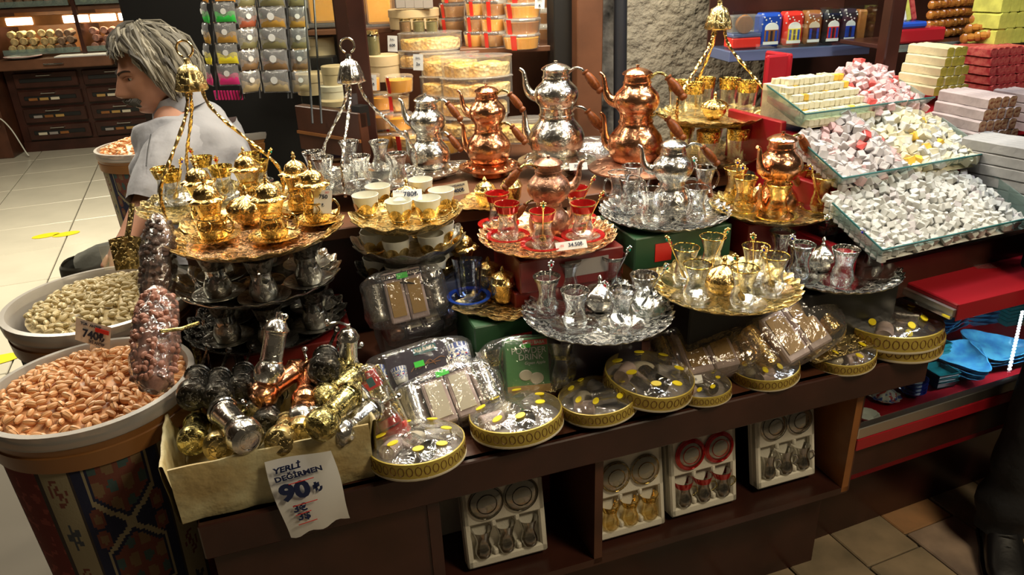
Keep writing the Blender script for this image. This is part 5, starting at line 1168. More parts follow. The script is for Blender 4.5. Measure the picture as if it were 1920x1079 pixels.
slab_stack(PD(1935,248,2.2),R(18),4,4,'sg','sgc','grey slab at the right picture edge behind the brown nut slabs','grey slabs behind the brown ones',L=.12,w_=.022,h=.026,step=.008)
slab_stack(PD(1935,408,1.9),R(30),5,6,'dwslab','sgc','pale grey delight slab at the right edge behind the white cube heap','pale slabs at the right edge',L=.19,w_=.024,h=.028,step=.004)
# upper right shelf: red tray, sticks, churchkhela, green slabs
us=thing('upper_shelf','dark shelf carrying strings of walnut sweets at the top right','shelf',PD(1664,86,2.40),R(12))
MB().box(0,1.0,0,.25,-.014,0,.002).build('shelf_board','wood',us,False); MB().box(0,1.0,-.004,0,-.022,.0).build('front_rail','glassgreen',us,False)
rt=thing('red_tray','red oblong tray with a blue top on the upper right shelf','tray',PD(1684,83,2.40),R(12)); MB().box(0,.175,0,.10,0,.045,.006).build('tray_body','redp',rt,False); MB().box(0,.10,.0,.09,.046,.066,.006).build('blue_dish','cdblue',rt,False)
for k,(m,x) in enumerate([('sr',.010),('dw',.034),('sv',.054),('sr',.078)]):
    o=MB().box(-.011,.011,0,.02,0,.14,.004).build('sweet_bar',m,None,False); o.location=PD(1684,83,2.40)+sx*x+Vector((0,.03,.067)); o.rotation_euler=(R(-8),R(-14),R(16)); tag(o,['dark red sweet bar leaning leftmost above the blue dish','white sweet bar leaning above the blue dish','pale green sweet bar leaning above the blue dish','dark pink sweet bar leaning rightmost above the blue dish'][k],'sweet')
def churk(a,b,label,n=10,r_=.014):
    a=Vector(a);b=Vector(b); mb=MB(); d=b-a
    for i in range(n+1):
        t=i/n; mb.ball(tuple(d*t),r_*(1+.15*math.sin(i*2.3)),r_,r_*(1+.1*math.cos(i*3.1)),8,5)
    mb.tube([(0,0,0),tuple(d)],r_*.55,7); o=mb.build('walnut_string','chur'); o.location=a; tag(o,label,'sweet',"walnut strings on the upper right shelf")
for k in range(5):
    for j in range(4-(k>3)):
        y0=66-k*19; x0=1738+j*5+k*3
        a=PD(x0,y0,2.50+.035*j); churk(a,a+sx*.19+sy*.02,'glossy brown string of walnuts in the pile on the upper right shelf',11,.0135)
for k in range(6):
    a=PD(1808+k*9,72-(k%3)*18,2.42+.005*k); churk(a,a+sx*.05-sy*.05+Vector((0,0,.012)),'dark walnut string with its end to the front in the upper right pile',4,.015)
slab_stack(PD(1872,84,2.38),R(20),6,3,'sv','sv','green-yellow coated slab at the top right corner','green-yellow slabs at the top right',L=.10,w_=.040,h=.048,step=.0)
cc=card(.07,.045,'steel',lines=[('2',.02,0,0,'paperw',0)]); cc.location=PD(1890,8,2.42); cc.rotation_euler=(0,0,R(10)); tag(cc,'grey metal card holder above the green-yellow slabs','card holder')
# red drawer board and white table end over the case
rb=thing('red_pull_board','glossy red pull-out board projecting over the ceramics case','board',P(1797,572,.85),R(20))
Lx=.55; 
MB().box(0,Lx,0,.30,-.035,0,.003).build('board','redp',rb,False); MB().box(-.002,Lx,-.004,.0,-.040,.002,.001).build('front_edge','redp',rb,False); MB().box(-.012,-.001,.0,.34,-.030,-.012).build('metal_rail','steel',rb,False); MB().box(-.018,-.011,.0,.36,-.034,-.026).build('lower_rail','chrome',rb,False)
mt=thing('marble_slab','pale marble counter slab behind the red board at the right edge','counter',P(1790,440,.86),R(20)); MB().box(0,.5,-.04,.12,-.02,.01,.003).build('slab','cwhite',mt,False)
cl=MB().grid(lambda u,v:((u-.5)*.05,(v-.5)*.03,.001+.0006*math.sin(u*9)),6,5).build('folded_wrapper','film2'); cl.location=P(1845,500,.852); tag(cl,'small crumpled clear wrapper lying on the red board','wrapper')
# ceramics case
cA=P(1607,795,.50); cB=P(1920,698,.50); ca=math.atan2(cB.y-cA.y,cB.x-cA.x); cA.z=0
xx_=(Matrix.Rotation(-ca,3,'Z')@(P(1893,690,.50)-cA)).x
cs=thing('ceramics_case','low glass display case with a steel frame and red interior','display case',cA,ca)
MB().box(0,1.2,.0,.60,.32,.335).build('red_floor','redp',cs,False)
MB().box(-.01,1.2,-.018,.004,.465,.497,.002).build('steel_rail','steel',cs,False); MB().box(-.01,1.2,-.02,.0,.43,.465,.002).build('red_fascia','redp',cs,False)
MB().box(0,1.2,.0,.008,.32,.44).build('front_panel','wood',cs,False)
MB().box(.0,1.2,.12,.60,.0,.32).build('case_body','wood',cs,False)
MB().box(.0,1.2,.002,.58,.4955,.4995).build('top_glass','glassflat',cs,False)
MB().box(0,1.2,.60,.61,.32,.60).build('back_panel','black',cs,False)
for k in range(20):
    la_=P(1893,692,.486); lb_=P(1917,585,.486); lp_=Matrix.Rotation(-ca,3,'Z')@(la_+(lb_-la_)*(k/19)-cA); MB().box(lp_.x-.0045,lp_.x+.0045,lp_.y-.0025,lp_.y+.0025,.483,.488).build('led','led',cs,False)
def ce(px,py,zz=.34): return P(px,py,zz)
def bowl(Rr,h,m,mod=None,inner=None,name='ceramic_bowl',n=40):
    r=thing(name,'b','bowl'); MB().lathe([(0,0),(Rr*.5,0),(Rr*.55,.003),(Rr*.9,h*.8),(Rr,h),(Rr*.96,h),(Rr*.82,h*.6),(Rr*.5,.008),(0,.008)],n,mod,cap=False).build('bowl_body',m,r,ang=50)
    if inner: MB().lathe([(0,.0092),(Rr*.5,.0092),(Rr*.62,h*.22+.005)],n,cap=False).build('painted_centre',inner,r)
    return r
leaf=lambda q_,z,t:(q_*(1+(.22*math.cos(3*t)+.06*math.cos(6*t) if q_>.02 else 0)),z)
lf=Kind(bowl(.062,.022,'cblue',leaf,name='leaf_bowl',n=60))
stacks=[(1752,600,5,'blue leaf-shaped bowl in the stack below the white cups'),(1800,582,6,'blue leaf-shaped bowl in the tall stack near the red board corner'),(1795,672,3,'pale blue leaf-shaped bowl in the front middle stack'),(1868,655,3,'pale blue leaf-shaped bowl in the right stack beside the light strip'),(1860,700-52,2,'blue leaf-shaped bowl')]
for i,(px,py,nn_,l) in enumerate(stacks[:4]):
    b=ce(px,py,.38)
    for k in range(nn_): lf.put(l,(b.x,b.y,.336+k*.014),i*1.3+.1*k,'blue leaf bowls stack '+('one','two','three','four')[i],1.55)
def sqbowl(m='cteal'):
    r=thing('square_bowl','s','bowl'); mb=MB()
    a,b_,h=.035,.028,.020
    v=[(-b_,-b_,0),(b_,-b_,0),(b_,b_,0),(-b_,b_,0),(-a,-a,h),(a,-a,h),(a,a,h),(-a,a,h),(-a+.003,-a+.003,h),(a-.003,-a+.003,h),(a-.003,a-.003,h),(-a+.003,a-.003,h),(-b_,-b_,.005),(b_,-b_,.005),(b_,b_,.005),(-b_,b_,.005)]
    f=[(0,3,2,1)]+[(i,(i+1)%4,4+(i+1)%4,4+i) for i in range(4)]+[(4+i,4+(i+1)%4,8+(i+1)%4,8+i) for i in range(4)]+[(8+i,8+(i+1)%4,12+(i+1)%4,12+i) for i in range(4)]+[(12,13,14,15)]
    mb.add(v,f).build('bowl_body',m,r,False); return r
sb_=Kind(sqbowl())
for i,(px,py,nn_,l) in enumerate([(1762,700,3,'teal square bowl in the front stack next to the blue round bowls'),(1745,660,5,'teal square bowl in the stack beside the end gift packs'),(1890,588,6,'teal square bowl in the right-hand stack under the red board')]):
    b=ce(px,py,.37)
    for k in range(nn_): sb_.put(l,(b.x,b.y,.336+k*.014),.25,'teal square bowls stack '+('one','two','three')[i],1.15)
bk=Kind(bowl(.040,.020,'cdblue',inner='cwhite'))
b=ce(1712,722,.37)
for k in range(4): bk.put('cobalt blue round bowl with a white patterned centre in the front stack',(b.x,b.y,.336+k*.013),0,'cobalt bowls at the case front')
# painted lidded bowl
ob=thing('painted_lidded_bowl','white lidded dish painted with red and blue flowers at the front corner of the case','dish',ce(1657,748,.337))
def pcol(p):
    c=p.center; n_=noise.noise((c.x*90,c.y*90,c.z*60)); n2=noise.noise((c.x*90+9,c.y*90,c.z*60+4)); return (.6,.06,.05) if n_>.28 else ((.05,.10,.42) if n2>.22 else (.72,.72,.70))
o=MB().lathe([(0,.0),(.028,0),(.036,.006),(.046,.012),(.047,.014),(.036,.010),(.02,.008)],60,lambda q_,z,t:(q_*(1+(.05*math.cos(12*t) if q_>.04 else 0)),z),cap=False).build('dish','vc',ob,ang=60); colorize(o,pcol)
prl=[(.036,.012),(.034,.020),(.026,.030),(.014,.038),(.006,.041)]; full=[]
for i in range(4):
    for j in range(5): t=j/5; full.append((prl[i][0]+(prl[i+1][0]-prl[i][0])*t,prl[i][1]+(prl[i+1][1]-prl[i][1])*t))
o=MB().lathe(full,60,lambda q_,z,t:(q_*(1+.06*math.cos(8*t)),z)).build('lid','vc',ob,ang=60); colorize(o,pcol); MB().ball((0,0,.046),.007,n=12,m=8).build('lid_knob','redband',o)
o2=thing('glass_dish','pale clear dish at the very corner of the ceramics case','dish',ce(1625,785,.337)); MB().lathe([(0,0),(.02,0),(.034,.016),(.032,.016),(.018,.004),(0,.004)],30,lambda q_,z,t:(q_*(1+.04*math.cos(14*t)),z),cap=False).build('dish','cwhite',o2)
ob=bowl(.042,.014,'gun',inner='vc'); ob.location=ce(1795,690,.36); tag(ob,'dark round plate painted with yellow flowers between teal and blue bowls','plate')
for ch in ob.children:
    if ch.name.startswith('painted'): colorize(ch,lambda p:(.75,.40,.05) if noise.noise(p.center*120)>0 else (.10,.12,.08))
for i,(px,py,l) in enumerate([(1662,553,'white porcelain cup with a gold emblem, left of the pair at the case corner'),(1690,545,'white porcelain cup with gold emblem, right of the pair at the case corner')]):
    c=ce(px,py,.43); r=thing('porcelain_cup',l,'cup',(c.x,c.y,.411)); MB().lathe([(0,0),(.015,0),(.017,.004),(.028,.035),(.031,.046),(.029,.046),(.025,.034),(.012,.006),(0,.006)],30,cap=False).build('cup_body','cwhite',r); g_=MB().ball((0,0,0),.008,.003,.011,10,6).build('gold_emblem','gold',r); g_.location=(-.008,-.024,.024); g_.scale=(1,.8,1)
c=ce(1725,550,.42); r=thing('painted_plate','patterned gold and white plate beneath the red board','plate',(c.x,c.y,.411)); MB().lathe([(0,0),(.03,0),(.042,.012),(.040,.013),(.03,.004),(0,.004)],36,cap=False).build('plate_body','goldpale',r)
for i,(px,py) in enumerate([(1862,560),(1905,552)]):
    c=ce(px,py,.40); r=thing('painted_plate',['dark green flowered plate under the red board','orange-red painted plate at the right edge under the red board'][i],'plate',(c.x,c.y,.395)); MB().lathe([(0,0),(.03,0),(.045,.010),(.043,.011),(.03,.004),(0,.004)],36,cap=False).build('plate_body',['greenbox','woodo'][i],r)
for px,py,l in ((1700,572,'teal glazed dish under the white cups'),):
    c=ce(px,py,.39); bk2=bowl(.045,.018,'cteal'); bk2.location=(c.x,c.y,.37); tag(bk2,l,'bowl')
MB().box(0,1.2,.46,.60,.336,.41,.002).build('riser_box','redp',cs,False)
# tins on the blue shelf
bl=PD(1368,95,2.62); bsn=thing('blue_shelf','blue-edged glass shelf with colourful printed packs above the delight','shelf',bl,R(8))
LW_=.54; MB().box(0,LW_,0,.2,-.04,-.004,.002).build('shelf_board','blue',bsn,False); MB().box(0,LW_,-.004,.2,-.003,.0).build('glass_top','glassflat',bsn,False); MB().box(0,LW_,-.006,-.003,.0,.13).build('front_pane','glassflat',bsn,False); MB().box(LW_-.003,LW_,-.006,.2,.0,.16).build('side_pane','glassflat',bsn,False)
MB().box(0,LW_,.2,.21,-.04,.6).build('back_board','wood',bsn,False)
sxx=Vector((math.cos(R(8)),math.sin(R(8)),0)); syy=Vector((-math.sin(R(8)),math.cos(R(8)),0))
def tinpack(x,w_,m,dome,body,label,star=True):
    r=thing('sweet_pack',label,'pack',bl+sxx*x+syy*.06+Vector((0,0,.002)),R(8)); h=.115
    MB().box(-w_/2,w_/2,-.03,.03,0,h,.012).build('pack_body',m,r)
    y=-.0305
    o=MB().lathe([(0,.002),(w_*.30,.002),(w_*.30,0)],24,cap=False).build('printed_dome',dome,r); o.location=(0,y,.062); o.rotation_euler=(PI/2,0,0); o.scale=(1,.8,1)
    MB().box(-w_*.30,w_*.30,y-.003,y,.018,.058).build('printed_kiosk',body,r,False)
    MB().box(-w_*.33,w_*.33,y-.004,y,.008,.018).build('printed_base','paperw',r,False)
    for k in (-1,0,1): MB().box(k*w_*.2-.004,k*w_*.2+.004,y-.0045,y-.003,.02,.055).build('printed_window','cdblue' if k else 'darkbox',r,False)
    if star:
        for k in range(9): o=MB().box(-.0022,.0022,-.001,.001,-.0022,.0022).build('printed_star','paperw',r,False); o.location=(w_*(((k*37)%11)/11-.5)*.85,y,.078+.032*((k*53)%7)/7); o.rotation_euler=(0,R(45),0)
tinpack(.165,.085,'cdblue','paperw','woodo','blue starry pack printed with a white domed kiosk, leftmost of the domed packs')
tinpack(.252,.078,'redglow' if False else 'red','paperw','yellow','red-orange pack with a white dome, second of the domed packs')
tinpack(.328,.068,'woodo','cream','darkbox','yellow-orange pack with a domed kiosk, middle of the row')
tinpack(.402,.070,'black','paperw','red','black pack with a red and white kiosk, fourth in the row')
tinpack(.468,.060,'darkbox','paperw','cdblue','dark pack with a blue kiosk beside the red end pack')
r=thing('sweet_pack','plain red-orange pack at the right end of the blue shelf','pack',bl+sxx*.515+syy*.06+Vector((0,0,.002)),R(8)); MB().box(-.018,.018,-.03,.03,0,.11,.006).build('pack_body','woodo',r)
r=thing('round_sweet_pack','clear-topped red box with a brown round sweet at the left end of the blue shelf','pack',bl+sxx*.075+syy*.06+Vector((0,0,.002)),R(8)); MB().box(-.055,.055,-.03,.04,0,.035,.004).build('red_box','red',r,False); MB().box(-.055,.055,-.03,.04,.035,.05,.004).build('blue_lid','blue',r,False); MB().lathe([(0,-.01),(.03,-.01),(.033,0),(.03,.01),(0,.01)],24).build('round_sweet','woodo',r).location=(-.01,-.02,.08)
for ch in list(r.children):
    if ch.name.startswith('round_sweet'): ch.rotation_euler=(PI/2,0,0)
MB().box(-.055,.055,-.034,.04,.05,.11,.004).build('clear_cover','plastic',r,False)
# ================================================================ spice bags and honey display behind
def sachet(label,p,w_,h,m,rot,grp):
    r=thing('spice_bag',label,'bag',p,rot)
    def fn(sd):
        return lambda u,v:((u-.5)*w_,sd*.012*math.sin(PI*u)**.6*math.sin(PI*min(1,v*1.15+.0))**.6-.002*sd*math.sin(u*20+v*13),-v*h)
    MB().grid(fn(-1),10,12).build('bag_front','bagfilm',r); 
    fr=lambda sd:(lambda u,v:((u-.5)*w_*.92,sd*.010*math.sin(PI*u)**.5*(.4+.6*math.sin(PI*v))-.001,-h*(.48+.46*v)+.006*math.sin(u*7+w_*99)*(1-v)))
    MB().grid(fr(-1),10,7).grid(fr(1),10,7).build('bag_contents',m,r)
    o=MB().lathe([(0,.001),(w_*.13,.001),(w_*.13,0)],18,cap=False).build('round_label','paperw',r); o.location=(0,-.0145,-h*.42); o.rotation_euler=(PI/2,0,0)
    MB().box(-w_/2,w_/2,-.0015,.0015,-.004,.002).build('top_seal','chrome',r,False); return r
G['sgreen']=mat('green_sweets',(.03,.50,.06),.5); G['sorange']=mat('orange_sweets',(.85,.35,.05),.5); G['syellow']=mat('yellow_sweets',(.85,.75,.03),.5); G['spink']=mat('pink_sweets',(.75,.03,.22),.5); G['sochre']=mat('ochre_spice',(.55,.30,.04),.7,var=.3); G['sred']=mat('red_spice',(.42,.09,.03),.7,var=.3); G['solive']=mat('olive_spice',(.25,.22,.09),.7,var=.3); G['sbrown']=mat('brown_spice',(.30,.17,.07),.7,var=.3); G['sbeige']=mat('beige_spice',(.55,.42,.22),.7,var=.3)
strip=[(416,42,['sorange','sgreen','sochre','syellow','spink'],['orange','green','ochre','yellow','pink'],'left bright strip',R(-4),2.75),
 (379,24,['sorange','sgreen','sochre','syellow','spink'],['orange','green','ochre','yellow','pink'],'narrow outermost left strip',R(-55),2.75),
 (458,26,['solive','sred','solive','sbrown','sbeige'],['olive','red','grey-olive','brown','beige'],'narrow strip right of the bright one',R(40),2.8),
 (505,52,['solive','sochre','solive','sbrown','sbeige'],['olive','orange-red','dull olive','brown','beige'],'widest middle strip',R(-6),2.8),
 (553,36,['solive','sochre','solive','sbrown','sbeige'],['dim olive','dim orange','dull grey','dim brown','dim beige'],'right strip behind the glass edge',R(10),2.88)]
for (px,wp,ms,cn,nm,rt,D_) in strip:
    n0=len(ms)
    for k in range(n0):
        pitch=40 if px>440 else 39; py=-36+k*pitch+(8 if px>440 else 0)
        p=PD(px+k*2.2,py,D_); w_=wp*D_/F*(1.0 if abs(rt)<R(30) else 1.5); h=(pitch-2)*D_/F/.93
        sachet(f'clear bag with {cn[k]} contents, {("top","second","third","fourth","bottom")[k]} in the {nm}',p,w_,h,ms[k],rt,None)
for k,px in enumerate((397,442,449,478,531,537)):
    p=PD(px,-20,2.84); e=PD(px+10,185,2.84); o=MB().tube([(0,0,0),tuple(e-p)],.004,6).build('bag_rack_rod','black'); o.location=p; tag(o,['first','second','third','fourth','fifth','sixth'][k]+' dark upright rod of the spice bag rack from the left','rod')
for k in range(9):
    p=PD(402+k*6,170,2.86); o=MB().tube([(0,0,0),(.002,0,-.035)],.0045,6).build('red_packet','spink'); o.location=p; tag(o,'thin red packet hanging below the pink bag','packet','thin red packets under the bright bags')
rk=PD(470,120,3.3); o=MB().box(-.5,.55,0,.03,0,2.9).build('trim_6','black'); o.location=(rk.x,rk.y,0); o.rotation_euler=(0,0,R(5)); o['kind']='structure'
jb=thing('nut_jar','cylindrical clear jar of nuts standing on the barrel under the spice bags','jar',P(507,222,.95)); MB().lathe([(0,0),(.045,0),(.045,.085),(0,.085)],20).build('jar_contents','sbrown',jb); MB().lathe([(.048,0),(.048,.1),(.044,.1)],20,cap=False).build('jar_wall','plastic',jb)
# dark wood side ledge + glass screens
sl=thing('sloping_ledge','dark brown wooden ledge with glass screens at the left of the post','ledge',PD(560,196,2.7),R(-38))
MB().box(0,.34,-.02,.02,-.16,.0,.003).build('ledge_board','woodr',sl,False); MB().box(0,.34,-.026,-.02,-.10,-.09).build('orange_line','woodo',sl,False)
MB().box(.02,.32,.0,.004,.0,.6).build('glass_screen','glassflat',sl,False); MB().box(.30,.34,-.012,.03,-.05,.02).build('corner_bracket','black',sl,False)
for px in (580,597): 
    a=PD(px-10,-25,2.62); e=PD(px+6,232,2.55); o=MB().tube([(0,0,0),tuple(e-a)],.004,6).build('screen_edge','black'); o.location=a; tag(o,'thin dark upright edge of the glass screen, '+('left' if px<590 else 'right')+' one','frame')
# honey display
a=PD(600,300,3.12); e=PD(1075,300,3.2)
def hshelf(px0,px1,py,D_,dep,label,m='woodl',th=.02):
    p=PD(px0,py,D_); e=PD(px1,py,D_); L=(Vector((e.x,e.y))-Vector((p.x,p.y))).length; r=thing('honey_shelf',label,'shelf',p,0.0); MB().box(0,L,0,dep,-th,0,.002).build('shelf_board',m,r,False); return p,L
bw=PD(600,100,3.75); o=MB().box(0,1.35,0,.05,0,2.9).build('wall_shop_back','woodr'); o.location=(bw.x-.1,bw.y,0); o['kind']='structure'
hshelf(575,735,58,3.15,.3,'upper shelf behind the post carrying the big honey tanks')
hshelf(612,1030,318,2.75,.6,'lowest shelf of the honey display','woodl')
p,L=hshelf(862,1036,92,2.86,.3,'brown shelf carrying red-taped honey tubs')
hb=thing('mirror_panel','bright white-lit back panel at the right of the honey tubs','panel',PD(930,-70,3.2)); MB().box(0,.30,0,.01,-.33,.0).build('panel','cwhite',hb,False)  # plain white panel stands in for the bright light inside the showcase
def tank(px0,px1,py0,py1,D_,label):
    p=PD((px0+px1)/2,py1,D_); w_=(px1-px0)*D_/F; h=(py1-py0)*D_/F; r=thing('honey_tank',label,'honey tank',p); MB().box(-w_/2,w_/2,0,.18,0,h,.01).build('tank_walls','plastic',r); MB().box(-w_/2+.008,w_/2-.008,.008,.17,.015,h-.01,.008).build('honey',  'honey',r); MB().box(-w_/2-.004,w_/2+.004,-.004,.185,-.004,.012,.003).build('tank_base','plastic',r)
tank(578,640,-60,50,3.2,'big clear tank of golden honey left of the post'); tank(686,738,-60,52,3.2,'big clear tank of golden honey right of the post')
def tub(label,px,py,D_,wp,hp,m='honey',tape=True,grp=None,lab=None,fill=.75):
    p=PD(px,py,D_); Rr=wp*D_/F/2; h=hp*D_/F; r=thing('honey_tub',label,'tub',p,q.uniform(-.3,.3),grp)
    MB().lathe([(0,0),(Rr*.86,0),(Rr*.9,.003),(Rr*.98,h*.86),(Rr*1.0,h*.86),(Rr*1.0,h*.93),(Rr*.95,h),(0,h)],30,cap=False).build('tub_wall','plastic',r)
    MB().lathe([(0,.003),(Rr*.84,.003),(Rr*.92,h*fill),(0,h*fill)],26,cap=False).build('tub_contents',m,r)
    if tape:
        mb=MB(); aw=.16
        def fn(u,v):
            a=-PI/2-.5+(u-.5)*aw*2; 
            return (math.cos(a)*(Rr*(.90+.1*v)+.002),math.sin(a)*(Rr*(.9+.1*v)+.002),v*h*.95)
        mb.grid(fn,4,4).build('red_tape','red',r)
    return r
nmr=('bottom','middle','top','fourth'); nmc=('left','centre','right')
for c_,(px,wp) in enumerate(((893,46),(925,50),(978,72))):
    for k in range(4):
        tub(f'red-taped honey tub, {nmr[k]} of the {nmc[c_]} stack on the brown shelf',px+k*1,87-k*29-(0 if c_<2 else -4),2.95-.05*c_,wp,27,['honey','honeyd','honey','honeyd'][(k+c_)%4])
for k in range(4): tub(f'honey tub with pale label, {nmr[k]} of the stack left of the red-taped ones',850,60-k*28,3.1,52,25,'honeyd',True)
for k in range(3): tub(f'dim honey tub, {nmr[k]} of the stack at the white panel',1020,75-k*30,3.12,36,26,'honeyd',False)
def combbox(label,px,py,D_,wp,hp):
    p=PD(px,py,D_); Rr=wp*D_/F/2; h=hp*D_/F; r=thing('honeycomb_box',label,'honeycomb box',p,.1)
    MB().lathe([(0,0),(Rr,0),(Rr,h*.95),(Rr*1.02,h*.96),(Rr*1.02,h),(Rr*.98,h*1.02),(0,h*1.02)],48,cap=False,sy=.6).build('clear_box','plastic',r)
    MB().lathe([(0,.004),(Rr*.93,.004),(Rr*.94,h*.55),(Rr*.90,h*.62),(0,h*.64)],40,lambda a_,z,t:(a_,z+.004*math.sin(t*5+px)*(z>.01)),cap=False,sy=.58).build('comb','comb',r)
combbox('round clear box of honeycomb, top of the left honeycomb stack',808,92,2.95,118,30)
combbox('round clear box of honeycomb, second of the left honeycomb stack',805,124,2.95,112,30)
combbox('wide honeycomb box, top of the middle stack beneath the brown shelf',845,140,2.88,110,40)
combbox('wide honeycomb box, second of the middle stack',845,176,2.88,110,34)
combbox('largest honeycomb box in front, top of its stack',895,142,2.75,132,36)
combbox('largest honeycomb box in front, second of its stack',895,178,2.75,134,34)
combbox('honeycomb box at the bottom of the front stack, behind the copper teapots',892,214,2.75,128,34)
combbox('honeycomb box low behind the silver teapot handle',838,212,2.85,100,34)
combbox('pale clear box behind the tall silver teapot',985,262,2.75,120,38)
combbox('lowest honeycomb box behind the copper double teapot',890,252,2.75,124,34)
def ply(label,px,py,D_,wp,hp,m='ply'):
    p=PD(px,py,D_); Rr=wp*D_/F/2; h=hp*D_/F; r=thing('round_box',label,'round box',p,.2); MB().lathe([(0,0),(Rr,0),(Rr,h*.66),(0,h*.66)],36).build('box_body',m,r,ang=40); MB().lathe([(Rr*1.03,h*.6),(Rr*1.03,h*.97),(Rr*.98,h),(0,h)],36,cap=False).build('box_lid',m,r,ang=40); return r
ply('pale round wooden box above the small jars',778,52,3.1,92,34); ply('pale round wooden box, upper right of the post',722,150,2.95,58,46); 
ply('round wooden box far behind, left of the post, upper',600,105,3.3,58,34); ply('round wooden box left of the post, middle',590,175,3.1,60,38); ply('top cheese box of the paper-labelled pile beside the post',630,160,2.9,46,36); ply('second cheese box of the paper-labelled pile',628,184,2.9,50,24,'cream')
for k in range(4):
    r=ply(f'cheese box with a dark label, {("first","second","third","fourth")[k]} from the top below the cream box',631,214+k*27,2.88,54,27); MB().box(-.02,.022,-.0575,-.054,.010,.035).build('dark_label','darkbox',r,False)
def jar(label,px,py,D_,wp,hp,m):
    p=PD(px,py,D_); Rr=wp*D_/F/2; h=hp*D_/F; r=thing('glass_jar',label,'jar',p); MB().lathe([(0,.003),(Rr*.9,.003),(Rr*.9,h*.75),(0,h*.75)],22,cap=False).build('jar_contents',m,r); MB().lathe([(0,0),(Rr,0),(Rr,h*.78),(Rr*.85,h*.86)],24,cap=False).build('jar_glass','glass',r); MB().lathe([(Rr*.9,h*.85),(Rr*.92,h),(0,h)],24,cap=False).build('jar_lid','goldpale',r)
for k in range(3): jar(('left','middle','right')[k]+' small jar with a gold lid in the row on the honeycomb boxes',761+k*25,60,2.95,23,24,['sbrown','solive','solive'][k])
jar('tall jar of green pickles right of the post',703,105,2.9,24,46,'solive')
o=MB().box(-.1,.1,0,.1,0,.09,.004).build('dark_carton','black'); o.location=PD(585,150,3.2); tag(o,'dark carton between the round boxes left of the post','box')
for i,(px,py,wp,l) in enumerate([(750,172,54,'red-taped honey tub on top of the pile near the silver teapot'),(718,205,44,'honey tub left below the top one in the pile near the post'),(745,206,50,'honey tub under the top one in the pile near the silver teapot'),(716,240,50,'honey tub in the lower left of the pile beside the post'),(748,242,56,'honey tub third from the top in the pile near the silver teapot'),(722,275,56,'honey tub at the lowest left of the pile beside the post'),(765,278,60,'honey tub at the bottom of the pile behind the silver teapot spout'),(805,245,50,'honey tub partly hidden behind the left silver teapot'),(840,285,50,'honey tub low between silver and copper teapots'),(700,170,30,'small honey tub right beside the dark post')]):
    tub(l,px,py,2.72+.02*(i%3),wp,30,['honey','honey','comb','honeyd'][i%4],i!=1)
for k,(px,py,tx_) in enumerate([(736,82,'60₺'),(784,117,'2x'),(697,155,'25₺'),(1012,8,'₺')]):
    cc=card(.035,.055 if k<3 else .03,lines=[(tx_,.014,0,-.006,None,.02),('BAL',.010,0,.014,None,.0)]); cc.location=PD(px,py,2.66 if k!=1 else 2.62); cc.rotation_euler=(0,R(4),0); tag(cc,['white price tag hanging left of the honeycomb boxes','white price tag on the front of the middle honeycomb stack','white price tag beside the dark post','small white triangle price tag at the right of the honey tubs'][k],'price card')
for k in range(4):
    o=MB().box(-.02,.02,-.01,.01,0,.05,.003).build('grey_packet','greybox'); o.location=PD(752+k*17,16,2.98); tag(o,('first','second','third','fourth')[k]+' grey packet from the left at the top of the honey display','packet')
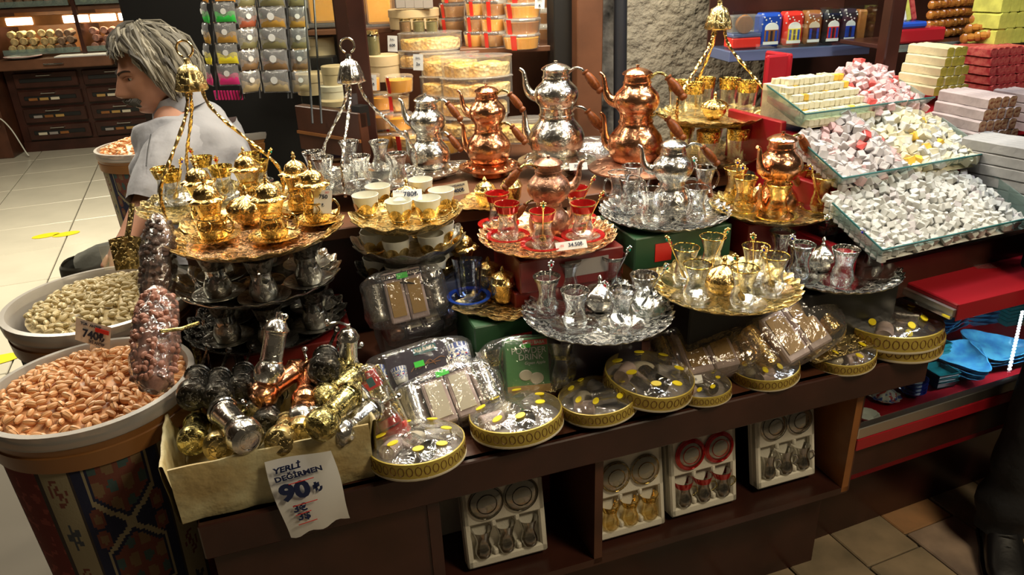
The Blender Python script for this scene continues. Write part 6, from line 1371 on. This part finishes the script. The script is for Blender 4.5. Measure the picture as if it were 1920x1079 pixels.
# ================================================================ people
def man():
    r=thing('person','seated grey-haired man with a moustache and pale grey shirt, looking down left','person',(PD(330,520,2.3).x,PD(330,520,2.3).y,0))
    base=Vector(r.location); W=lambda px,py,D_: PD(px,py,D_)-base
    # ---- body: one continuous skinned surface
    pts={'pelvis':W(352,500,2.38),'waist':W(356,430,2.38),'chest':W(352,300,2.36),'neck0':W(334,225,2.34),'neck1':W(312,190,2.32),
     'lsh':W(325,275,2.24),'lel':W(276,378,2.16),'lwr':W(236,452,2.10),'lhd':W(230,485,2.07),
     'rsh':W(415,262,2.52),'rel':W(440,380,2.50),'rwr':W(370,450,2.35),'rhd':W(345,462,2.30),
     'lhip':W(320,500,2.30),'lkn':W(178,520,2.22),'rhip':W(385,505,2.45),'rkn':W(235,492,2.52)}
    pts['lan']=Vector((pts['lkn'].x-.02,pts['lkn'].y,.10)); pts['lto']=pts['lan']+Vector((-.17,-.06,-.05)); pts['ran']=Vector((pts['rkn'].x,pts['rkn'].y,.10)); pts['rto']=pts['ran']+Vector((-.17,-.06,-.05))
    rad=dict(pelvis=.14,waist=.13,chest=.14,neck0=.075,neck1=.058,lsh=.055,lel=.040,lwr=.026,lhd=.034,rsh=.055,rel=.04,rwr=.027,rhd=.034,lhip=.09,lkn=.062,rhip=.09,rkn=.062,lan=.04,lto=.035,ran=.04,rto=.035)
    E_=[('pelvis','waist'),('waist','chest'),('chest','neck0'),('neck0','neck1'),('chest','lsh'),('lsh','lel'),('lel','lwr'),('lwr','lhd'),('chest','rsh'),('rsh','rel'),('rel','rwr'),('rwr','rhd'),('pelvis','lhip'),('lhip','lkn'),('lkn','lan'),('lan','lto'),('pelvis','rhip'),('rhip','rkn'),('rkn','ran'),('ran','rto')]
    for s_,hd,wr in (('l','lhd','lwr'),('r','rhd','rwr')):
        d=(pts[hd]-pts[wr]).normalized(); sd=d.cross(Vector((.3,-.8,.4))).normalized()
        for k,(off,L) in enumerate(((-.024,.060),(-.008,.072),(.008,.068),(.022,.054),(.036,.035))):
            a='%sf%da'%(s_,k); b='%sf%db'%(s_,k); pts[a]=pts[hd]+sd*off+d*(.02 if k<4 else -.005); rad[a]=.0095; pts[b]=pts[a]+d*L*.8+Vector((0,0,-.012))+(sd*.015 if k==4 else Vector()); rad[b]=.007; E_+=[(hd,a),(a,b)]
    names=list(pts); me=bpy.data.meshes.new('body'); me.from_pydata([pts[n] for n in names],[(names.index(a),names.index(b)) for a,b in E_],[]); o=link('body',me,r)
    o.modifiers.new('skin','SKIN'); sk=me.skin_vertices[0].data
    for i,n in enumerate(names): sk[i].radius=(rad[n],)*2; sk[i].use_root=(n=='pelvis')
    o.modifiers.new('sub','SUBSURF').levels=2
    dg=bpy.context.evaluated_depsgraph_get(); dg.update(); m2=bpy.data.meshes.new_from_object(o.evaluated_get(dg)); o.modifiers.clear(); o.data=m2; m2.materials.clear(); m2.materials.append(G['skin']); m2.polygons.foreach_set('use_smooth',[True]*len(m2.polygons))
    # ---- head
    Dh=2.30; hc=PD(296,136,Dh)-base; fx=Vector((-.80,-.52,-.20)).normalized(); zz=(Vector((0,0,1))-fx*fx.z).normalized(); yy_=zz.cross(fx); HM=Matrix((fx,yy_,zz)).transposed().to_4x4(); HM.translation=hc
    S=1.0
    def g3(d,c,s): return math.exp(-sum(((d[i]-c[i])/s[i])**2 for i in range(len(c))))
    def hp(u,v):
        a=2*PI*u; e=-PI/2+PI*v; d=Vector((math.cos(a)*math.cos(e),math.sin(a)*math.cos(e),math.sin(e)))
        x,y,z=d.x*.098,d.y*.076,d.z*.122
        if z<0:
            t=-z/.122
            if x>0: y*=1-.30*t; x*=1+.60*t*t*(1-.3*t); 
            else: x*=1-.38*t; y*=1-.25*t
        x+= (.010 if d.x>0 else 0)*max(0,d.x)**2
        f=d.x>0
        if f:
            yz=(y,z)
            x+=.030*g3(yz,(0,-.028),(.013,.018))+.016*g3(yz,(0,.0),(.010,.022))+.008*g3(yz,(.014,-.034),(.008,.008))+.008*g3(yz,(-.014,-.034),(.008,.008))
            x+=.008*g3(yz,(.03,.030),(.025,.009))+.008*g3(yz,(-.03,.030),(.025,.009))
            x-=.013*g3(yz,(.030,.012),(.016,.011))+.013*g3(yz,(-.030,.012),(.016,.011))
            x+=.007*g3(yz,(0,-.060),(.022,.007))+.006*g3(yz,(0,-.073),(.018,.006))-.004*g3(yz,(0,-.0665),(.022,.003))
            x+=.013*g3(yz,(0,-.096),(.022,.014)); x-=.004*g3(yz,(0,-.083),(.02,.006))
            x+=.006*g3(yz,(.045,-.022),(.018,.02))+.006*g3(yz,(-.045,-.022),(.018,.02))
        return (x*S,y*S,z*S)
    hd=MB().grid(hp,96,72,True); hd.M=None; ho=hd.build('head','skin',r,ang=180); ho.matrix_local=HM
    def surf(y,z):
        best=None
        for i in range(-30,31):
            for j in (0,):
                pass
        # march along +x
        e=math.asin(max(-.99,min(.99,z/(.122*S)))); a=math.asin(max(-.95,min(.95,y/(.076*S*max(.25,math.cos(e))*(1-.30*max(0,-z/.127))))))
        return Vector(hp(a/(2*PI),(e+PI/2)/PI))
    for s_ in (-1,1):
        p=surf(s_*.031,.012); MB().ball((p.x-.0075,p.y,p.z),.0125,n=14,m=10).build('eyeball','eyew',ho); MB().ball((p.x+.0035,p.y,p.z-.002),.0035,.005,.005,10,6).build('iris','black',ho)
        mb=MB()
        for k in range(14):
            t=k/13; q0=surf(s_*(.013+.036*t),.029+.008*math.sin(t*2.4)); mb.tube([q0+Vector((.001,0,-.003)),q0+Vector((.004,s_*.008,.003))],[.0022,.0008],5)
        mb.build('eyebrow','brow',ho)
        q0=surf(s_*.031,.017); MB().tube([surf(s_*.016,.014)+Vector((.001,0,0)),q0+Vector((.004,0,.001)),surf(s_*.046,.013)+Vector((.001,0,0))],.0022,6).build('eyelid','skin',ho)
        mb=MB(); mb.grid(lambda u,v:((-.008+(.020*v*math.cos(2*PI*u))),s_*(.074+.010*v-.003*math.sin(v*6)),-.008+.032*v*math.sin(2*PI*u)),20,6,True); mb.tube([(-.008+.020*math.cos(t*.5),s_*.083,-.008+.032*math.sin(t*.5)) for t in range(13)],.0035,6); mb.build('ear','skin',ho)
    mb=MB(); qq=random.Random(4)
    for k in range(130):
        y=qq.uniform(-.036,.036); z=-.048-abs(y)*.28+qq.uniform(-.004,.005); p=surf(y*.9,z); mb.tube([p+Vector((-.001,0,.003)),p+Vector((.009,y*.15,-.004)),p+Vector((.005,y*.35,-.014))],[.0030,.0032,.001],5)
    mb.build('moustache','hair3',ho)
    MB().tube([surf(-.022,-.069)+Vector((.0,0,0)),surf(-.01,-.070)+Vector((.002,0,0)),surf(.01,-.070)+Vector((.002,0,0)),surf(.022,-.069)],[.001,.003,.003,.001],6).build('lower_lip','lip',ho)
    # ---- hair: cap plus locks swept forward
    def cap(u,v):
        a=2*PI*u; lim=-.30 if True else 0
        back=(1-math.cos(a))/2
        e0=(R(38)*(1-back)+R(-42)*back) if math.cos(a)>-2 else 0
        e0=R(40)-R(82)*min(1,max(0,(back-.16)/.34)); e=e0+(PI/2-e0)*v; d=Vector((math.cos(a)*math.cos(e),math.sin(a)*math.cos(e),math.sin(e))); k=1.12+.05*noise.noise(d*4)
        return (d.x*.104*k*S-.002,d.y*.086*k*S,d.z*.128*k*S)
    MB().grid(cap,60,20,True).build('hair_cap','hair1',ho)
    for k in range(420):
        a=qq.uniform(-PI,PI); fr=math.cos(a); e1=qq.uniform(R(48),R(86)); back=(1-fr)/2; e2=(R(40)-R(82)*min(1,max(0,(back-.16)/.34)))-qq.uniform(0,R(10)); 
        e2=min(e2,e1-R(12)); pts_=[]; sw=qq.uniform(.10,.55)*(1 if fr>-.2 else .25); n=6; lift=qq.uniform(1.13,1.20)
        for j in range(n):
            t=j/(n-1); e=e1+(e2-e1)*t; aa=a+sw*(t-.5); kk=lift+.055*math.sin(t*PI)+(.05*t*t if fr>.3 else 0); pts_.append(Vector((math.cos(aa)*math.cos(e)*.104*kk,math.sin(aa)*math.cos(e)*.086*kk,math.sin(e)*.126*kk))*S)
        w0=qq.uniform(.0026,.0075); pts_=[p_+Vector((noise.noise(p_*22+Vector((k*.13,0,0))),noise.noise(p_*22+Vector((9,k*.13,0))),noise.noise(p_*22+Vector((0,7,k*.13)))))*.016 for p_ in pts_]; MB().tube(pts_,[w0*.5,w0,w0*1.1,w0,w0*.8,w0*.25],5).build('hair_lock',['hair1','hair2','hair3','hair2','hair1'][k%5],ho)
    # ---- shirt
    def loft(name,rings,m,n=36,amp=.006,fr=9,parent=r,open_=True,seed=0):
        k=len(rings); mb=MB(); rs=bez([Vector(x[0]) for x in rings],5); rr1=bez([Vector((x[1],x[2],0)) for x in rings],5); kk=len(rs)
        def fn(u,v):
            i=min(int(round(v*(kk-1))),kk-1); c=rs[i]; d=(rs[min(i+1,kk-1)]-rs[max(i-1,0)]).normalized()
            ax=(Vector((1,0,0))-d*d.x).normalized(); ay=d.cross(ax); a=2*PI*u; f=1+amp/.1*noise.noise((math.cos(a)*2+seed,math.sin(a)*2,v*fr))
            return c+ax*(rr1[i].x*f*math.cos(a))+ay*(rr1[i].y*f*math.sin(a))
        return mb.grid(fn,n,kk,True).build(name,m,parent,ang=180)
    sh=loft('shirt',[(W(362,500,2.38),.165,.15),(W(362,430,2.38),.168,.15),(W(358,350,2.37),.170,.15),(W(354,290,2.37),.170,.150),(W(354,250,2.38),.155,.135),(W(350,222,2.38),.112,.10),(W(342,205,2.37),.075,.070)],'shirt',44,.016,9,seed=1)
    loft('sleeve',[(W(362,262,2.32),.070,.070),(W(330,278,2.24),.076,.074),(W(302,322,2.19),.072,.070),(W(280,384,2.15),.064,.062)],'shirt',28,.018,10,seed=5)
    loft('sleeve',[(W(400,240,2.48),.085,.085),(W(425,290,2.52),.080,.08),(W(440,370,2.51),.072,.07)],'shirt',28,.010,8,seed=9)
    def col(u,v):
        a=PI*.20+2*PI*.88*u; c=W(340,208,2.36); ax=Vector((.75,.62,.12)); ay=Vector((-.5,.55,-.15)).normalized(); rr_=.076+.012*v+.004*math.sin(a*3); return c+ax*(rr_*math.cos(a))+ay*(rr_*math.sin(a))*1.0+Vector((0,0,.055-.055*v+.012*math.cos(a)))
    MB().grid(col,40,6).build('shirt_collar','shirt',r,ang=180)
    MB().tube(bez([W(283,252,2.14),W(277,282,2.12),W(274,312,2.10)],4),.0016,5).build('spectacle_cord','black',r)  # black line put in for the shade of a shirt crease
    # ---- trousers
    loft('trouser_leg',[(W(370,492,2.36),.13,.12),(W(300,500,2.30),.105,.10),(W(215,508,2.24),.092,.088),(W(165,525,2.22),.080,.078)],'trous',30,.008,7,seed=3)
    loft('trouser_leg',[(W(390,492,2.46),.13,.12),(W(320,490,2.50),.10,.1),(W(228,495,2.52),.082,.08)],'trous',30,.008,7,seed=4)
    for kn,an,s_ in (('lkn','lan',6),('rkn','ran',7)): loft('trouser_shin',[(pts[kn]+Vector((0,0,.06)),.078,.078),(pts[kn],.082,.08),((pts[kn]+pts[an])/2,.07,.07),(pts[an]+Vector((0,0,.0)),.065,.065)],'trous',24,.008,7,seed=s_)
    for an,to in (('lan','lto'),('ran','rto')): MB().ball(((pts[an]+pts[to])/2),.15,.055,.055,16,8).build('shoe','shoe',r)
    return r
mn=man()
sp=PD(362,500,2.4); stl=thing('stool','round wooden stool under the seated man','stool',(sp.x,sp.y,0)); zs_=sp.z-.10
MB().lathe([(0,zs_-.03),(.15,zs_-.03),(.16,zs_-.01),(.15,zs_),(0,zs_)],28,cap=False).build('seat','woodl',stl)
for k in range(4):
    a=k*PI/2+.6; MB().tube([(math.cos(a)*.10,math.sin(a)*.10,zs_-.03),(math.cos(a)*.15,math.sin(a)*.15,0)],.014,8).build('leg','woodl',stl)
# passer-by at the right edge: dark trouser leg and boot
sp=P(1866,1034,0); pr_=thing('person','passer-by in dark trousers and black boots at the right picture edge','person',(sp.x,sp.y,0))
def boot(ox,oy,yaw):
    M=Matrix.Translation((ox,oy,0))@Matrix.Rotation(yaw,4,'Z')
    mb=MB(); mb.M=M
    prof=[(-.075,.040,.0,.075),(-.06,.046,.0,.12),(-.02,.046,.0,.145),(.03,.045,.0,.115),(.08,.050,.0,.085),(.13,.052,.0,.065),(.17,.044,.0,.052),(.195,.024,.0,.035)]
    v=[];f=[];n=16
    for (x,w_,z0,z1) in prof:
        for j in range(n):
            t=2*PI*j/n; y=w_*math.copysign(abs(math.cos(t))**.7,math.cos(t)); z=z0+.016+(z1-z0-.016)*(.5+.5*math.copysign(abs(math.sin(t))**.7,math.sin(t))); v.append((x,y,z))
    for i in range(len(prof)-1):
        for j in range(n): f.append((i*n+j,i*n+(j+1)%n,(i+1)*n+(j+1)%n,(i+1)*n+j))
    f.append(tuple(range(n-1,-1,-1))); f.append(tuple((len(prof)-1)*n+j for j in range(n))); mb.add(v,f); b=mb.build('boot','shoe',pr_,ang=60)
    mb=MB(); mb.M=M; v=[];f=[]
    out=[(-.08,.0),(-.07,.04),(0,.042),(.08,.054),(.14,.055),(.185,.04),(.205,.0)]; out=out+[(x,-y) for x,y in out[-2:0:-1]]; m=len(out)
    mb.add([(x,y,0) for x,y in out]+[(x,y,.02) for x,y in out],[tuple(range(m-1,-1,-1)),tuple(range(m,2*m))]+[(i,(i+1)%m,m+(i+1)%m,m+i) for i in range(m)]); mb.build('sole','black',b)
    mb=MB(); mb.M=M
    for k in range(5): x=.01+k*.022; z=.135-k*.018; mb.tube([(x,-.025,z-.004),(x+.004,0,z+.004),(x,.025,z-.004)],.0028,6)
    for s_ in (-1,1): mb.tube(bez([(.0,0,.142),(.01,s_*.02,.13),(.0,s_*.045,.09),(.02,s_*.05,.06)],4),.0025,6)
    mb.build('laces','black',b)
boot(0,0,R(-112)); boot(.20,.12,R(-100))
for k,(ox,oy) in enumerate(((0.0,.01),(.20,.13))):
    def leg(u,v):
        a=2*PI*u; z=.085+v*.80; c=Vector((ox+.03*v*(1 if k==0 else 0)+.045*v,oy-.02*v,z)); rr_=.066+.035*v+.006*noise.noise((math.cos(a)*2,math.sin(a)*2,z*9+k*5))+(.008*math.sin(z*45) if v<.25 else 0); return c+Vector((math.cos(a)*rr_*1.1,math.sin(a)*rr_,0))
    MB().grid(leg,32,40,True).build('trouser_leg','jean',pr_,ang=180)
def coat(u,v): a=2*PI*u; z=.78+v*.70; k_=(1-.10*v) if v<.80 else (.92-(v-.80)/.20*.56); rr_=.215*k_+(.010*noise.noise((math.cos(a)*2,math.sin(a)*2,z*5))); return (.16+rr_*1.10*math.cos(a),.06+rr_*.68*math.sin(a),z)
MB().grid(coat,44,30).build('jacket','jean',pr_,ang=180)
for s_ in (-1,1):
    x=.16+s_*.225; q_=[Vector((x-s_*.10,.06,1.415)),Vector((x-s_*.02,.06,1.375)),Vector((x,.05,1.20)),Vector((x+s_*.01,.02,1.02)),Vector((x,-.06,.82))]
    MB().tube(bez(q_,5),[.030,.045,.055,.062,.067,.070,.071,.070,.067,.064,.060,.058,.055,.054,.053,.052,.050,.048,.046,.045,.044,.043],14).build('jacket_sleeve','jean',pr_)
    mb=MB(); hnd=Vector((x,-.075,.775)); mb.ball(tuple(hnd),.020,.034,.042,12,8)
    for f_ in range(4): mb.tube(bez([hnd+Vector((0,-.024+.016*f_,-.025)),hnd+Vector((-s_*.006,-.026+.016*f_,-.065)),hnd+Vector((-s_*.020,-.024+.016*f_,-.090+.006*abs(f_-1))) ],4),[.009,.009,.0088,.0085,.0082,.008,.0075,.007,.006],8)
    mb.tube(bez([hnd+Vector((0,-.028,-.005)),hnd+Vector((-s_*.01,-.048,-.03)),hnd+Vector((-s_*.016,-.050,-.055))],4),[.010,.010,.0098,.0095,.009,.009,.0085,.008,.007],8); mb.build('hand','skin',pr_)
MB().tube([(.16,.06,1.44),(.16,.055,1.50),(.155,.045,1.56)],[.062,.054,.055],16).build('neck','skin',pr_)
for ch in mn.children:
    if ch.name.startswith('head'):
        c=ch.copy(); COL.objects.link(c); c.parent=pr_; HM2=Matrix.Rotation(R(-25),4,'Z'); HM2.translation=(.155,.04,1.645); c.matrix_local=HM2
        for k_ in ch.children:
            if k_.name.split('.')[0] in('eyeball','iris','eyebrow','eyelid','ear','lower_lip','hair_cap'):
                d=k_.copy(); COL.objects.link(d); d.parent=c
                if d.name.startswith('hair_cap'): d.data=d.data.copy(); d.data.materials.clear(); d.data.materials.append(G['hair3'])
        break
